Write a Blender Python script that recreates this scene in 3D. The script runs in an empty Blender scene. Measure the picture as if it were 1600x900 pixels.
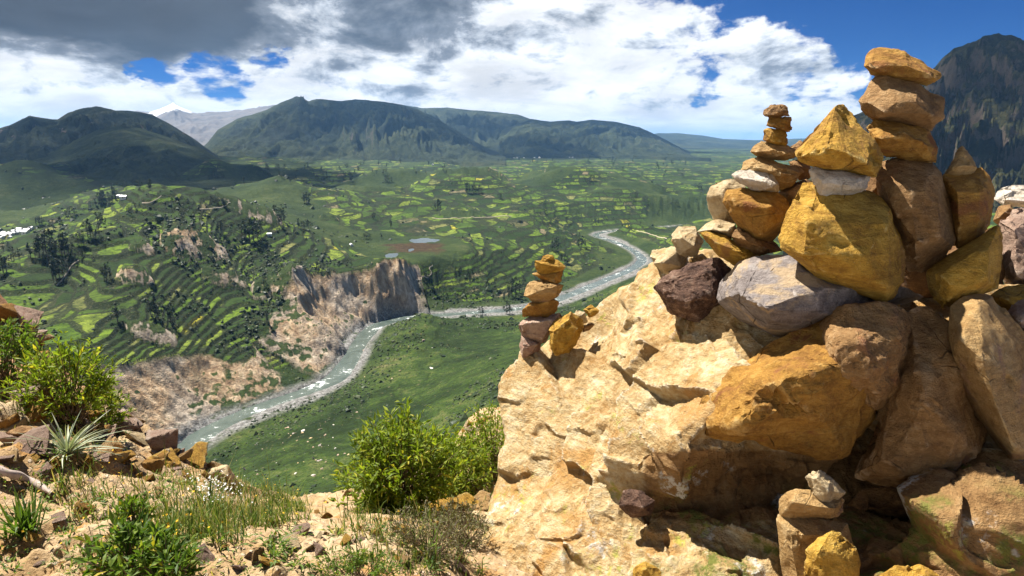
import bpy, bmesh, math, random
import numpy as np
from mathutils import Vector, Matrix
# ------------------------------------------------------------------ camera, sky, sun, exposure
scene = bpy.context.scene
FPX = 953.0                      # focal length in pixels of a 1600 px wide picture
PITCH = math.radians(13.45)      # camera looks down by this much; the eye is the world origin
cam_d = bpy.data.cameras.new('camera'); cam = bpy.data.objects.new('camera', cam_d)
scene.collection.objects.link(cam); scene.camera = cam
cam_d.sensor_width = 36.0; cam_d.lens = 36.0 * FPX / 1600.0
cam_d.clip_start = 0.05; cam_d.clip_end = 90000.0
cam.location = (0, 0, 0); cam.rotation_euler = (math.pi / 2 - PITCH, 0, 0)
SUN_AZ, SUN_EL = math.radians(-52), math.radians(59)     # left of the view direction, high
sun_dir = Vector((math.cos(SUN_EL) * math.sin(SUN_AZ), math.cos(SUN_EL) * math.cos(SUN_AZ), math.sin(SUN_EL)))
sun_l = bpy.data.lights.new('sun', 'SUN'); sun_l.energy = 5.0; sun_l.angle = math.radians(0.5); sun_l.color = (1.0, 0.945, 0.86)
sun_o = bpy.data.objects.new('sun', sun_l); scene.collection.objects.link(sun_o)
sun_o.rotation_euler = sun_dir.to_track_quat('Z', 'Y').to_euler()
scene.view_settings.view_transform = 'Standard'; scene.view_settings.look = 'None'
scene.view_settings.exposure = 1.38; scene.view_settings.gamma = 1.0
scene.view_settings.use_curve_mapping = False
scene.cycles.use_denoising = True
scene.cycles.max_bounces = 6; scene.cycles.diffuse_bounces = 3; scene.cycles.glossy_bounces = 2
scene.cycles.transmission_bounces = 4; scene.cycles.transparent_max_bounces = 8; scene.cycles.volume_bounces = 1
scene.cycles.sample_clamp_indirect = 8.0

# ------------------------------------------------------------------ node helper
class NT:
    def __init__(s, tree): s.t = tree; s.n = tree.nodes; s.l = tree.links
    def _in(s, sock, v):
        if v is None: return
        if isinstance(v, bpy.types.NodeSocket): s.l.new(v, sock)
        elif isinstance(v, (tuple, list)) and len(v) == 3 and sock.type == 'RGBA': sock.default_value = (*v, 1)
        else: sock.default_value = v
    def m(s, op, a, b=None, c=None, clamp=False):
        n = s.n.new('ShaderNodeMath'); n.operation = op; n.use_clamp = clamp
        for i, v in enumerate((a, b, c)): s._in(n.inputs[i], v)
        return n.outputs[0]
    def vm(s, op, a, b=None, out=0):
        n = s.n.new('ShaderNodeVectorMath'); n.operation = op
        s._in(n.inputs[0], a); s._in(n.inputs[1], b)
        return n.outputs[out]
    def dot(s, a, b): return s.vm('DOT_PRODUCT', a, b, 1)
    def sep(s, v):
        n = s.n.new('ShaderNodeSeparateXYZ'); s._in(n.inputs[0], v); return n.outputs
    def comb(s, x, y, z):
        n = s.n.new('ShaderNodeCombineXYZ')
        for i, v in enumerate((x, y, z)): s._in(n.inputs[i], v)
        return n.outputs[0]
    def noise(s, v, scale, detail=5, rough=0.55, dist=0.0, lac=2.0, out=0):
        n = s.n.new('ShaderNodeTexNoise'); s._in(n.inputs['Vector'], v)
        for k, x in (('Scale', scale), ('Detail', detail), ('Roughness', rough), ('Distortion', dist), ('Lacunarity', lac)): s._in(n.inputs[k], x)
        return n.outputs[out]
    def vor(s, v, scale, feature='F1', out='Distance', rnd=1.0):
        n = s.n.new('ShaderNodeTexVoronoi'); n.feature = feature; s._in(n.inputs['Vector'], v)
        s._in(n.inputs['Scale'], scale); s._in(n.inputs['Randomness'], rnd)
        return n.outputs[out]
    def white(s, v, out='Value'):
        n = s.n.new('ShaderNodeTexWhiteNoise'); s._in(n.inputs['Vector'], v); return n.outputs[out]
    def ss(s, v, a, b, lo=0.0, hi=1.0):
        n = s.n.new('ShaderNodeMapRange'); n.interpolation_type = 'SMOOTHSTEP'
        for i, x in enumerate((v, a, b, lo, hi)): s._in(n.inputs[i], x)
        return n.outputs[0]
    def mix(s, f, a, b, mode='MIX'):
        n = s.n.new('ShaderNodeMix'); n.data_type = 'RGBA'; n.blend_type = mode
        s._in(n.inputs[0], f); s._in(n.inputs[6], a); s._in(n.inputs[7], b)
        return n.outputs[2]
    def ramp(s, f, stops, interp='LINEAR'):
        n = s.n.new('ShaderNodeValToRGB'); n.color_ramp.interpolation = interp; s._in(n.inputs[0], f)
        e = n.color_ramp.elements
        while len(e) < len(stops): e.new(0.5)
        for q, (p, c) in zip(e, stops): q.position = p; q.color = (*c, 1)
        return n.outputs[0]
    def attr(s, name, out='Fac'):
        n = s.n.new('ShaderNodeAttribute'); n.attribute_name = name; return n.outputs[out]
    def pos(s): return s.n.new('ShaderNodeNewGeometry').outputs['Position']
    def normal(s): return s.n.new('ShaderNodeNewGeometry').outputs['Normal']
    def objco(s): return s.n.new('ShaderNodeTexCoord').outputs['Object']
    def bump(s, h, strength, dist):
        n = s.n.new('ShaderNodeBump'); s._in(n.inputs['Height'], h); s._in(n.inputs['Strength'], strength); s._in(n.inputs['Distance'], dist)
        return n.outputs[0]
    def scale(s, v, k): return s.vm('MULTIPLY', v, k if isinstance(k, tuple) else (k, k, k))

def material(name, rough=0.9, spec=0.25):
    m = bpy.data.materials.new(name); m.use_nodes = True
    t = NT(m.node_tree); b = m.node_tree.nodes['Principled BSDF']
    b.inputs['Roughness'].default_value = rough; b.inputs['Specular IOR Level'].default_value = spec
    return m, t, b

# ------------------------------------------------------------------ pixels of the photograph -> places in the world
CP, SP = math.cos(PITCH), math.sin(PITCH)
def ray(px, py):
    px = np.asarray(px, float); py = np.asarray(py, float)
    u = (px - 800) / FPX; v = (450 - py) / FPX
    return np.stack([u + 0 * v, CP + v * SP, -SP + v * CP + 0 * u], -1)
def at_depth(px, py, d):
    return ray(px, py) * np.asarray(d, float)[..., None]
def at_height(px, py, z):
    r = ray(px, py); return r * (np.asarray(z, float) / r[..., 2])[..., None]
def to_pixel(P):
    P = np.asarray(P, float); f = P[..., 1] * CP - P[..., 2] * SP; v = (P[..., 1] * SP + P[..., 2] * CP) / f
    return 800 + P[..., 0] / f * FPX, 450 - v * FPX, f

# ------------------------------------------------------------------ sky: blue with a broken cloud deck
world = bpy.data.worlds.new('World'); scene.world = world; world.use_nodes = True
wt = NT(world.node_tree); wb = world.node_tree.nodes['Background']
def build_sky():
    t = wt
    sky = t.n.new('ShaderNodeTexSky'); sky.sky_type = 'NISHITA'; sky.sun_disc = False
    sky.sun_elevation = SUN_EL; sky.sun_rotation = SUN_AZ
    sky.altitude = 3600; sky.air_density = 1.0; sky.dust_density = 0.3; sky.ozone_density = 2.0
    d = t.n.new('ShaderNodeTexCoord').outputs['Generated']
    x, y, z = t.sep(d)
    zz = t.m('ADD', t.m('MAXIMUM', z, 0.0), 0.20)
    pl = t.comb(t.m('DIVIDE', x, zz), t.m('DIVIDE', y, zz), 0.0)          # the deck seen in perspective
    n1 = t.noise(pl, 1.6, 7, 0.60, 0.35)
    sph = t.scale(d, (1.0, 1.0, 1.9))
    n2 = t.noise(sph, 8.0, 8, 0.62, 0.25)                                # upright cumulus heads
    n2b = t.noise(t.vm('ADD', sph, (-0.020, 0.0, 0.030)), 8.0, 6, 0.62, 0.25)
    n = t.m('ADD', t.m('MULTIPLY', n1, 0.62), t.m('MULTIPLY', n2, 0.88)); n = t.m('SUBTRACT', n, 0.25)
    dw = t.vm('ADD', d, t.scale(t.vm('SUBTRACT', t.noise(sph, 9.0, 5, 0.62, out=1), (0.5, 0.5, 0.5)), (0.16, 0.16, 0.11)))
    xw, yw, zw = t.sep(dw)
    q = t.m('ADD', t.m('MULTIPLY', xw, 1.5), zw)
    bias = t.ss(q, 0.32, 0.76, 0.23, -0.22)
    low = t.m('MULTIPLY', t.ss(zw, 0.02, 0.08, 0.32, 0.0), t.ss(q, 0.3, 1.3, 1.0, 0.6))
    def blob(px, py, r, amp):
        v = ray(px, py); v = v / np.linalg.norm(v)
        return t.ss(t.dot(t.vm('NORMALIZE', dw), tuple(v)), math.cos(r / FPX), 1.0, 0.0, amp)
    def total(bs):
        h = bs[0]
        for k in bs[1:]: h = t.m('ADD', h, k)
        return h
    h = total([blob(345, 110, 52, 0.255), blob(262, 126, 38, 0.235), blob(430, 98, 30, 0.24)])
    g = total([blob(1205, 103, 80, 0.24), blob(1300, 125, 50, 0.24), blob(1130, 70, 70, 0.10)])
    dens = t.m('ADD', t.m('ADD', n, bias), t.m('ADD', low, t.m('SUBTRACT', g, h)))
    cov = t.ss(dens, 0.455, 0.58)
    # grey bellies overhead, lit heads towards the horizon
    n3 = t.noise(pl, 1.1, 6, 0.6, 0.4)
    dk = total([blob(40, 0, 330, 0.40), blob(220, 50, 190, 0.30), blob(400, -30, 200, 0.26), blob(640, -10, 150, 0.40), blob(-350, -100, 500, 0.34)])
    dk = t.m('MULTIPLY', dk, t.ss(z, 0.075, 0.16))
    relief = t.m('MULTIPLY', t.m('SUBTRACT', n2b, n2), 1.9)
    grain = t.m('MULTIPLY', t.m('SUBTRACT', n2, 0.5), 0.55)
    thick = t.m('ADD', t.m('ADD', t.m('MULTIPLY', n3, 0.95), dk), t.m('ADD', relief, grain))
    thick = t.m('ADD', thick, t.m('MULTIPLY', t.m('SUBTRACT', n1, 0.5), 0.85))
    thick = t.m('SUBTRACT', thick, t.ss(z, 0.10, 0.02, 0.0, 0.18))
    thick = t.m('ADD', thick, t.ss(z, 0.22, 0.60, 0.0, 0.50))           # overhead one looks at the grey undersides
    cc = t.ramp(t.ss(thick, 0.24, 1.25), [(0.0, (1.0, 1.0, 1.0)), (0.16, (0.95, 0.96, 0.98)), (0.34, (0.62, 0.66, 0.71)), (0.58, (0.26, 0.285, 0.325)), (1.0, (0.085, 0.098, 0.12))])
    cc = t.vm('MULTIPLY', t.scale(cc, CLOUD), t.comb(*[t.ss(n1, 0.30, 0.66, 0.72, 1.12)] * 3))
    blue = t.mix(1.0, sky.outputs[0], (0.011, 0.095, 0.235), 'MULTIPLY')
    col = t.mix(cov, blue, cc)
    t.l.new(col, wb.inputs['Color']); wb.inputs['Strength'].default_value = 0.12
    world.cycles.sampling_method = 'MANUAL'; world.cycles.sample_map_resolution = 512
CLOUD = 3.8
build_sky()

# ------------------------------------------------------------------ numpy noise
def _hash(ix, iy, iz, seed):
    h = (ix.astype(np.uint32) * np.uint32(374761393) + iy.astype(np.uint32) * np.uint32(668265263)
         + iz.astype(np.uint32) * np.uint32(2147483647) + np.uint32(seed * 974711 + 12345))
    h = (h ^ (h >> np.uint32(13))) * np.uint32(1274126177)
    h = (h ^ (h >> np.uint32(16))) * np.uint32(2246822519)
    return ((h ^ (h >> np.uint32(15))) & np.uint32(0xFFFFFF)).astype(np.float64) / float(0xFFFFFF) * 2 - 1
def vnoise(x, y, z=None, seed=0):
    x = np.asarray(x, float); y = np.asarray(y, float) + 0 * x
    x0 = np.floor(x); y0 = np.floor(y); fx = x - x0; fy = y - y0
    x0 = x0.astype(np.int64); y0 = y0.astype(np.int64)
    ux = fx * fx * fx * (fx * (fx * 6 - 15) + 10); uy = fy * fy * fy * (fy * (fy * 6 - 15) + 10)
    def plane(zi):
        a = _hash(x0, y0, zi, seed); b = _hash(x0 + 1, y0, zi, seed)
        c = _hash(x0, y0 + 1, zi, seed); e = _hash(x0 + 1, y0 + 1, zi, seed)
        return (a * (1 - ux) + b * ux) * (1 - uy) + (c * (1 - ux) + e * ux) * uy
    if z is None: return plane(np.zeros_like(x0))
    z = np.asarray(z, float) + 0 * x; z0 = np.floor(z); fz = z - z0; z0 = z0.astype(np.int64)
    uz = fz * fz * fz * (fz * (fz * 6 - 15) + 10)
    return plane(z0) * (1 - uz) + plane(z0 + 1) * uz
def fbm(x, y, z=None, oct=5, gain=0.5, lac=2.03, seed=0, ridged=False):
    s = 0; a = 1.0; tot = 0; f = 1.0
    for o in range(oct):
        c, sn = math.cos(o * 0.9), math.sin(o * 0.9)
        xr = (x * c - y * sn) * f; yr = (x * sn + y * c) * f
        n = vnoise(xr + 17.3 * o, yr - 9.1 * o, None if z is None else z * f + 3.7 * o, seed + o)
        if ridged: n = 1 - 2 * np.abs(n)
        s = s + a * n; tot += a; a *= gain; f *= lac
    return s / tot
def smooth(v, a, b):
    t = np.clip((v - a) / (b - a), 0, 1); return t * t * (3 - 2 * t)

# ------------------------------------------------------------------ mesh helpers
COL = scene.collection
def mesh_np(name, V, faces, mat=None, smooth_=True, attrs=None):
    me = bpy.data.meshes.new(name)
    V = np.asarray(V, np.float32); F = np.asarray(faces, np.int32)
    k = F.shape[1]
    me.vertices.add(len(V)); me.vertices.foreach_set('co', V.ravel())
    me.loops.add(F.size); me.loops.foreach_set('vertex_index', F.ravel())
    me.polygons.add(len(F)); me.polygons.foreach_set('loop_start', np.arange(0, F.size, k, dtype=np.int32))
    me.polygons.foreach_set('loop_total', np.full(len(F), k, np.int32))
    me.polygons.foreach_set('use_smooth', np.full(len(F), smooth_, bool))
    me.update(calc_edges=True)
    for an, av in (attrs or {}).items():
        a = me.attributes.new(an, 'FLOAT', 'POINT'); a.data.foreach_set('value', np.asarray(av, np.float32).ravel())
    if mat: me.materials.append(mat)
    return me
def put(name, me, parent=None, loc=None, label=None, cat=None, group=None, kind=None):
    o = bpy.data.objects.new(name, me); COL.objects.link(o)
    if parent is not None: o.parent = parent
    if loc is not None: o.location = loc
    if label: o['label'] = label
    if cat: o['category'] = cat
    if group: o['group'] = group
    if kind: o['kind'] = kind
    return o
def grid_faces(nu, nv):
    i = np.arange(nu - 1)[:, None] * nv + np.arange(nv - 1)[None, :]
    return np.stack([i, i + nv, i + nv + 1, i + 1], -1).reshape(-1, 4)
# ------------------------------------------------------------------ the valley: one sheet out to the horizon
RIVER_Z = -200.0
river_px = [(60, 850), (170, 775), (275, 708), (330, 672), (380, 647), (430, 628), (480, 611), (522, 592), (545, 565), (563, 535), (585, 512), (620, 499), (660, 495), (710, 491), (760, 487), (800, 484), (850, 475), (900, 457), (945, 438), (985, 421), (1003, 406), (990, 392), (960, 378), (930, 368), (955, 361), (1010, 358), (1080, 352), (1180, 345)]
river_hw = [13, 12, 9, 7.5, 6, 5.5, 6.5, 8, 7, 6.5, 8, 8.5, 7, 6, 6.5, 6.5, 6.5, 7, 7, 7, 7, 6.5, 6.5, 6.5, 6, 6, 6, 6]   # half widths (m)
far_bank = [66, 58, 48, 42, 54, 40, 72, 74, 66, 62, 50, 28, 60, 120, 150, 150, 150, 150, 160, 160, 170, 180, 190, 190, 190, 180, 170, 170]
bank_bare = [0.8, 0.9, 1.0, 0.9, 0.45, 0.8, 0.25, 0.4, 0.85, 1.0, 1.0, 1.0, 0.6, 0.1] + [0.0] * 14   # how far the far bank is bare rock
def catmull(P, n=8):
    P = np.asarray(P, float); out = []
    Q = np.vstack([2 * P[0] - P[1], P, 2 * P[-1] - P[-2]])
    for i in range(len(P) - 1):
        p0, p1, p2, p3 = Q[i:i + 4]
        for t in np.arange(n) / n:
            out.append(0.5 * (2 * p1 + (p2 - p0) * t + (2 * p0 - 5 * p1 + 4 * p2 - p3) * t * t + (3 * p1 - p0 - 3 * p2 + p3) * t ** 3))
    out.append(P[-1]); return np.array(out)
rw = at_height([p[0] for p in river_px], [p[1] for p in river_px], np.full(len(river_px), RIVER_Z))
RIV = catmull(np.column_stack([rw[:, 0], rw[:, 1], river_hw, far_bank, bank_bare]), 6)
def river_query(x, y):
    """distance to the water line's middle, side (+1 far bank), half width, far bank width"""
    sh = x.shape; x = x.ravel(); y = y.ravel()
    best = np.full(x.shape, 1e18); side = np.ones_like(x); hw = np.full_like(x, 12.0); fb = np.full_like(x, 80.0); bb = np.zeros_like(x)
    for a, b in zip(RIV[:-1], RIV[1:]):
        dx, dy = b[0] - a[0], b[1] - a[1]; L = dx * dx + dy * dy + 1e-9
        t = np.clip(((x - a[0]) * dx + (y - a[1]) * dy) / L, 0, 1)
        ex = x - a[0] - t * dx; ey = y - a[1] - t * dy; d2 = ex * ex + ey * ey
        m = d2 < best
        best[m] = d2[m]; side[m] = np.where(dx * ey[m] - dy * ex[m] > 0, 1, -1)
        hw[m] = a[2] + (b[2] - a[2]) * t[m]; fb[m] = a[3] + (b[3] - a[3]) * t[m]; bb[m] = a[4] + (b[4] - a[4]) * t[m]
    return np.sqrt(best).reshape(sh), side.reshape(sh), hw.reshape(sh), fb.reshape(sh), bb.reshape(sh)

terrain_px = [  # pixel, pixel, height: how high the ground stands at what the photograph shows there
    (450, 740, -166), (600, 720, -158), (340, 735, -180), (700, 600, -166), (640, 560, -186), (800, 560, -150), (760, 640, -140), (900, 480, -186), (880, 540, -150), (1000, 445, -178),
    (1040, 385, -186), (1100, 370, -178), (1200, 360, -170), (1400, 400, -150), (1600, 420, -140),
    (230, 525, -146), (150, 560, -142), (60, 560, -138), (-100, 560, -134), (380, 555, -174), (440, 545, -177), (500, 445, -146), (560, 425, -147), (630, 425, -148), (700, 462, -184), (800, 455, -186),
    (100, 450, -126), (0, 450, -122), (-150, 450, -118), (180, 430, -112), (300, 375, -102), (450, 335, -112), (400, 440, -144), (330, 470, -146), (470, 500, -164), (340, 540, -166), (530, 480, -158), (550, 400, -146), (650, 385, -150), (720, 415, -154), (800, 395, -164), (880, 410, -176),
    (850, 330, -148), (1000, 335, -164), (1090, 320, -158), (1300, 320, -150), (1600, 330, -140),
    (700, 325, -138), (600, 300, -128), (500, 290, -122), (300, 300, -112), (150, 335, -118), (20, 365, -124), (-150, 360, -118), (20, 325, -116),
    (700, 278, -118), (850, 268, -116), (950, 264, -110), (1050, 282, -134), (800, 252, -116), (1000, 252, -122), (1110, 262, -150), (1300, 270, -140),
    (420, 265, -98), (200, 285, -96), (0, 300, -96), (700, 243, -104), (500, 247, -98), (900, 243, -108), (1100, 240, -112)]
def _build_rbf():
    P = at_height([p[0] for p in terrain_px], [p[1] for p in terrain_px], np.array([p[2] for p in terrain_px], float))
    pts = [(math.atan2(p[0], p[1]), math.log(math.hypot(p[0], p[1])), p[2]) for p in P]
    for a in (-1.15, -0.8, -0.5, -0.25, 0.0, 0.25, 0.5, 0.8, 1.15):
        pts += [(a, math.log(10), -8.6), (a, math.log(40), -33), (a, math.log(110), -84)]
        if abs(a) > 1: pts += [(a, math.log(300), -130), (a, math.log(900), -120), (a, math.log(2500), -105)]
        pts += [(a, math.log(12000), -95), (a, math.log(40000), -90)]
    Q = np.array(pts); X = Q[:, :2] * np.array([2.2, 1.0]); n = len(X)
    def phi(r): return r * r * np.log(r + 1e-9)
    K = phi(np.linalg.norm(X[:, None] - X[None], axis=-1)) + np.eye(n) * 0.004
    A = np.zeros((n + 3, n + 3)); A[:n, :n] = K; A[:n, n] = 1; A[:n, n + 1:] = X; A[n:, :n] = A[:n, n:].T
    w = np.linalg.solve(A, np.concatenate([Q[:, 2], np.zeros(3)]))
    def f(az, lr):
        Y = np.stack([az * 2.2, lr], -1).reshape(-1, 2); out = np.empty(len(Y))
        for i in range(0, len(Y), 40000):
            y = Y[i:i + 40000]
            out[i:i + 40000] = phi(np.sqrt(((y[:, None] - X[None]) ** 2).sum(-1))) @ w[:n] + w[n] + y @ w[n + 1:]
        return out.reshape(az.shape)
    return f
terrain_rbf = _build_rbf()
crags = [  # foot pixel, width px, height px, height of the ground there, lean
    (438, 432, 84, 38, -134), (395, 362, 84, 34, -116), (302, 392, 86, 34, -112), (214, 448, 44, 26, -124), (225, 415, 30, 16, -118),
    (722, 292, 110, 22, -124), (775, 290, 50, 24, -124), (514, 346, 30, 14, -130), (722, 334, 70, 15, -140), (570, 308, 110, 14, -130), (850, 284, 70, 14, -124),
    (650, 452, 80, 24, -166), (612, 420, 60, 14, -150), (690, 440, 40, 16, -164), (236, 520, 60, 20, -146), (470, 425, 60, 12, -134), (350, 408, 60, 16, -118)]
hills = [(905, 292, 300, 26), (1000, 300, 200, 20), (740, 304, 260, 26), (560, 335, 320, 24), (430, 340, 240, 22), (290, 420, 330, 46), (110, 470, 260, 30), (480, 475, 200, 20), (630, 436, 150, 22), (350, 300, 260, 22), (640, 290, 200, 14), (180, 360, 240, 18), (60, 330, 200, 18), (840, 340, 220, 12)]
HL = []
for (px, py, w, h) in hills:
    P = at_height(px, py, -142.0 if py > 320 else -126.0); m = np.linalg.norm(P) / FPX; rr = np.linalg.norm(P[:2])
    HL.append((P[0], P[1], w * m * 0.36, h * m, P[0] / rr, P[1] / rr))
CR = []
for (px, py, w, h, z) in crags:
    P = at_height(px, py, z); m = np.linalg.norm(P) / FPX
    CR.append((P[0], P[1], w * m * 0.5, h * m, np.linalg.norm(P[:2])))
ponds = [((662, 376), 46, 7), ((612, 400), 20, 8), ((642, 391), 9, 5)]
POND = []
for (c, w, h) in ponds:
    P = at_height(c[0], c[1], -150.0); k = np.linalg.norm(P) / FPX; g = abs(P[2]) / np.linalg.norm(P)
    POND.append((P[0], P[1], w * k * 0.5, h * k * 0.5 / g))
MARSH = at_height(650, 388, -150.0)
def terrain_height(x, y, detail=True):
    r = np.hypot(x, y); az = np.arctan2(x, y); lr = np.log(np.maximum(r, 1.0))
    base = terrain_rbf(az, lr)
    far = smooth(r, 150, 500)
    amp = np.clip(r * 0.017, 0, 34) * far * (1 - 0.6 * smooth(r, 2500, 4500)); amp = amp * (0.35 + 0.65 * smooth(r * (1 + 0.5 * np.maximum(-az, 0)), 620, 800))
    base = base + amp * fbm(x / 190, y / 190, oct=5, seed=3) + amp * 0.5 * fbm(x / 520, y / 520, oct=3, seed=8)
    for (cx, cy, R, H, ex, ey) in HL:
        du = (x - cx) * ey - (y - cy) * ex; dv = (x - cx) * ex + (y - cy) * ey - R * 0.6
        k = np.exp(-(du / R) ** 2 - (dv / (R * np.where(dv < 0, 0.65, 1.4))) ** 2)
        base = base + H * k * (1 + 0.35 * vnoise(x / (R * .5), y / (R * .5), seed=12))
    mr = np.hypot((x - MARSH[0]) / 75, (y - MARSH[1]) / 105)
    base = base + (-149.0 - base) * (1 - smooth(mr, 0.8, 1.5))
    for (cx, cy, a, b_) in POND:
        q = np.hypot((x - cx) / a, (y - cy) / b_) + 0.25 * vnoise(x / 9, y / 9, seed=77)
        base = base - 2.5 * (1 - smooth(q, 0.85, 1.1))
    rock = np.zeros_like(x); cw = smooth(r, 60, 200)
    for (cx, cy, R, H, rr) in CR:
        dx = (x - cx); dy = (y - cy)
        ex, ey = cx / rr, cy / rr                       # outward direction
        du = dx * ey - dy * ex; dv = dx * ex + dy * ey
        m = (np.abs(du) < 1.9 * R) & (dv > -1.6 * R) & (dv < 3.6 * R)
        if not m.any(): continue
        u = du[m] / R; v = dv[m] / R
        n = fbm(x[m] / (R * 0.5), y[m] / (R * 0.5), oct=5, gain=0.6, seed=21, ridged=True)
        n2 = fbm(u * 1.7 + cx, u * 0 + cy * 0.01, oct=4, gain=0.6, seed=23)
        v = v + 0.22 * n + 0.22 * n2                       # fluted, wandering scarp line
        top = np.clip(1.15 - np.abs(u * (1 + 0.2 * n2)) ** 2.2, 0, 1) * (0.9 + 0.22 * n2)
        q = top * np.where(v < 0, 1 - smooth(-v, 0.0, 1.25), 1 - smooth(v, 0.1, 2.8))
        base[m] = base[m] + H * q * 0.62
        rock[m] = np.maximum(rock[m], smooth(q, 0.10, 0.30) * (1 - smooth(v, 0.0, 0.3)) * smooth(top, 0.1, 0.3))
    d, side, hw, fb, bb = river_query(x, y)
    wob = fbm(x / 38, y / 38, oct=4, gain=0.6, seed=31)
    rdg = fbm(x / 22, y / 22, oct=3, seed=35, ridged=True)
    bw = np.where(side > 0, fb, 70.0)
    dd = d - hw - 2
    # broad gravel bars here and there
    bar = np.where(side < 0, 2 + 11 * smooth(vnoise(x / 90, y / 90, seed=40), -0.3, 0.5), 1 + 6 * smooth(vnoise(x / 60, y / 60, seed=41), 0.1, 0.7))
    t = (dd - bar + wob * np.where(bw < 76, bw, 22) * 0.20 * (1 - 0.7 * smooth(r, 1000, 1500)) + rdg * bw * 0.07 * (side > 0)) / bw
    t = np.clip(t, 0, 1)
    prof = np.where(side > 0, np.where(bw < 75, t ** 0.9, t * t * (3 - 2 * t)), t * t * (3 - 2 * t))
    z = RIVER_Z + 1.2 + (np.maximum(base, RIVER_Z + 3) - RIVER_Z - 1.2) * prof
    bed = smooth(dd, -1.5, 2.0)
    z = np.where(t <= 0, RIVER_Z + 0.5 + 0.7 * bed + 0.5 * wob, z)
    z = z - 2.6 * (1 - smooth(dd, -5, 1.5))
    gravel = 1 - smooth(dd - bar, -2, 9)
    cliff = ((side > 0) & (bw < 75) & (t > 0.02) & (t < 0.99)).astype(float) * smooth(t, 0.0, 0.06) * (1 - smooth(t, 0.86, 0.99)) * smooth(bb + 0.35 * fbm(x / 45, y / 45, oct=3, seed=37), 0.30, 0.62)
    return z, base, r, az, d, side, bw, t, gravel, cliff, rock
def build_valley():
    az = np.concatenate([np.linspace(-1.15, -0.72, 36, endpoint=False), np.linspace(-0.72, 0.36, 820, endpoint=False), np.linspace(0.36, 1.15, 90)])
    # rows: even steps in the angle below the horizon, then growing steps
    ang = np.linspace(math.radians(33), math.radians(1.0), 540)
    rr = 165 / np.tan(ang)
    rr = np.concatenate([[9, 14, 22, 34, 52, 76, 105, 140, 175, 210, 235], rr[rr > 250], np.geomspace(rr[-1] * 1.03, 60000, 40)])
    A, R = np.meshgrid(az, rr, indexing='ij')
    x = R * np.sin(A); y = R * np.cos(A)
    z, base, r, a_, d, side, bw, t, gravel, cliff, rock = terrain_height(x, y)
    # terraces: steps cut into the farmed ground
    step = np.clip(2.7 * r / 520, 2.7, 9.0)
    warp = 1.6 * fbm(x / 60, y / 60, oct=3, seed=51)
    lev = (z + 200 + warp) / step
    farm = smooth(fbm(x / 230, y / 230, oct=3, seed=55) + 0.28, 0.0, 0.30) * smooth(r, 240, 330) * (1 - rock) * (1 - smooth(cliff, 0.1, 0.5))
    ours = (side < 0) & (r < 900)
    mr0 = np.hypot((x - MARSH[0]) / 75, (y - MARSH[1]) / 105); farm = farm * smooth(mr0, 0.9, 1.2)
    farm = np.where(ours, farm * 0.35 * smooth(r, 420, 520), farm) * smooth(d, 25, 60)
    fr = lev - np.floor(lev)
    zt = (np.floor(lev) + smooth(fr, 0.72, 1.0)) * step - 200 - warp
    z = z + (zt - z) * farm * (1 - smooth(r, 700, 1050)) * 0.9
    # rough ground and rock relief
    rk = np.maximum(rock, cliff)
    z = z + rk * (1.5 * fbm(x / 9, y / 9, oct=4, gain=0.55, seed=61, ridged=True) + 0.6 * fbm(x / 3.1, y / 3.1, oct=2, seed=66)) * smooth(r, 200, 300) * smooth(t, 0.0, 0.05)
    z = z + (1 - rk) * 0.5 * fbm(x / 6, y / 6, oct=3, seed=63) * smooth(r, 60, 200)
    z = z - smooth(r, 20000, 60000) * 40
    mr = np.hypot((x - MARSH[0]) / 75, (y - MARSH[1]) / 105) + 0.3 * fbm(x / 25, y / 25, oct=3, seed=79)
    marsh = 1 - smooth(mr, 0.42, 0.62)
    V = np.stack([x, y, z], -1).reshape(-1, 3)
    me = mesh_np('valley', V, grid_faces(len(az), len(rr))[:, ::-1], None, True,
                 dict(marsh=marsh, lev=lev, farm=farm, rock=rock, cliff=cliff, gravel=gravel, ours=ours * smooth(d, 12, 40), flat=smooth(r, 500, 900) * (side > 0)))
    return me
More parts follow.
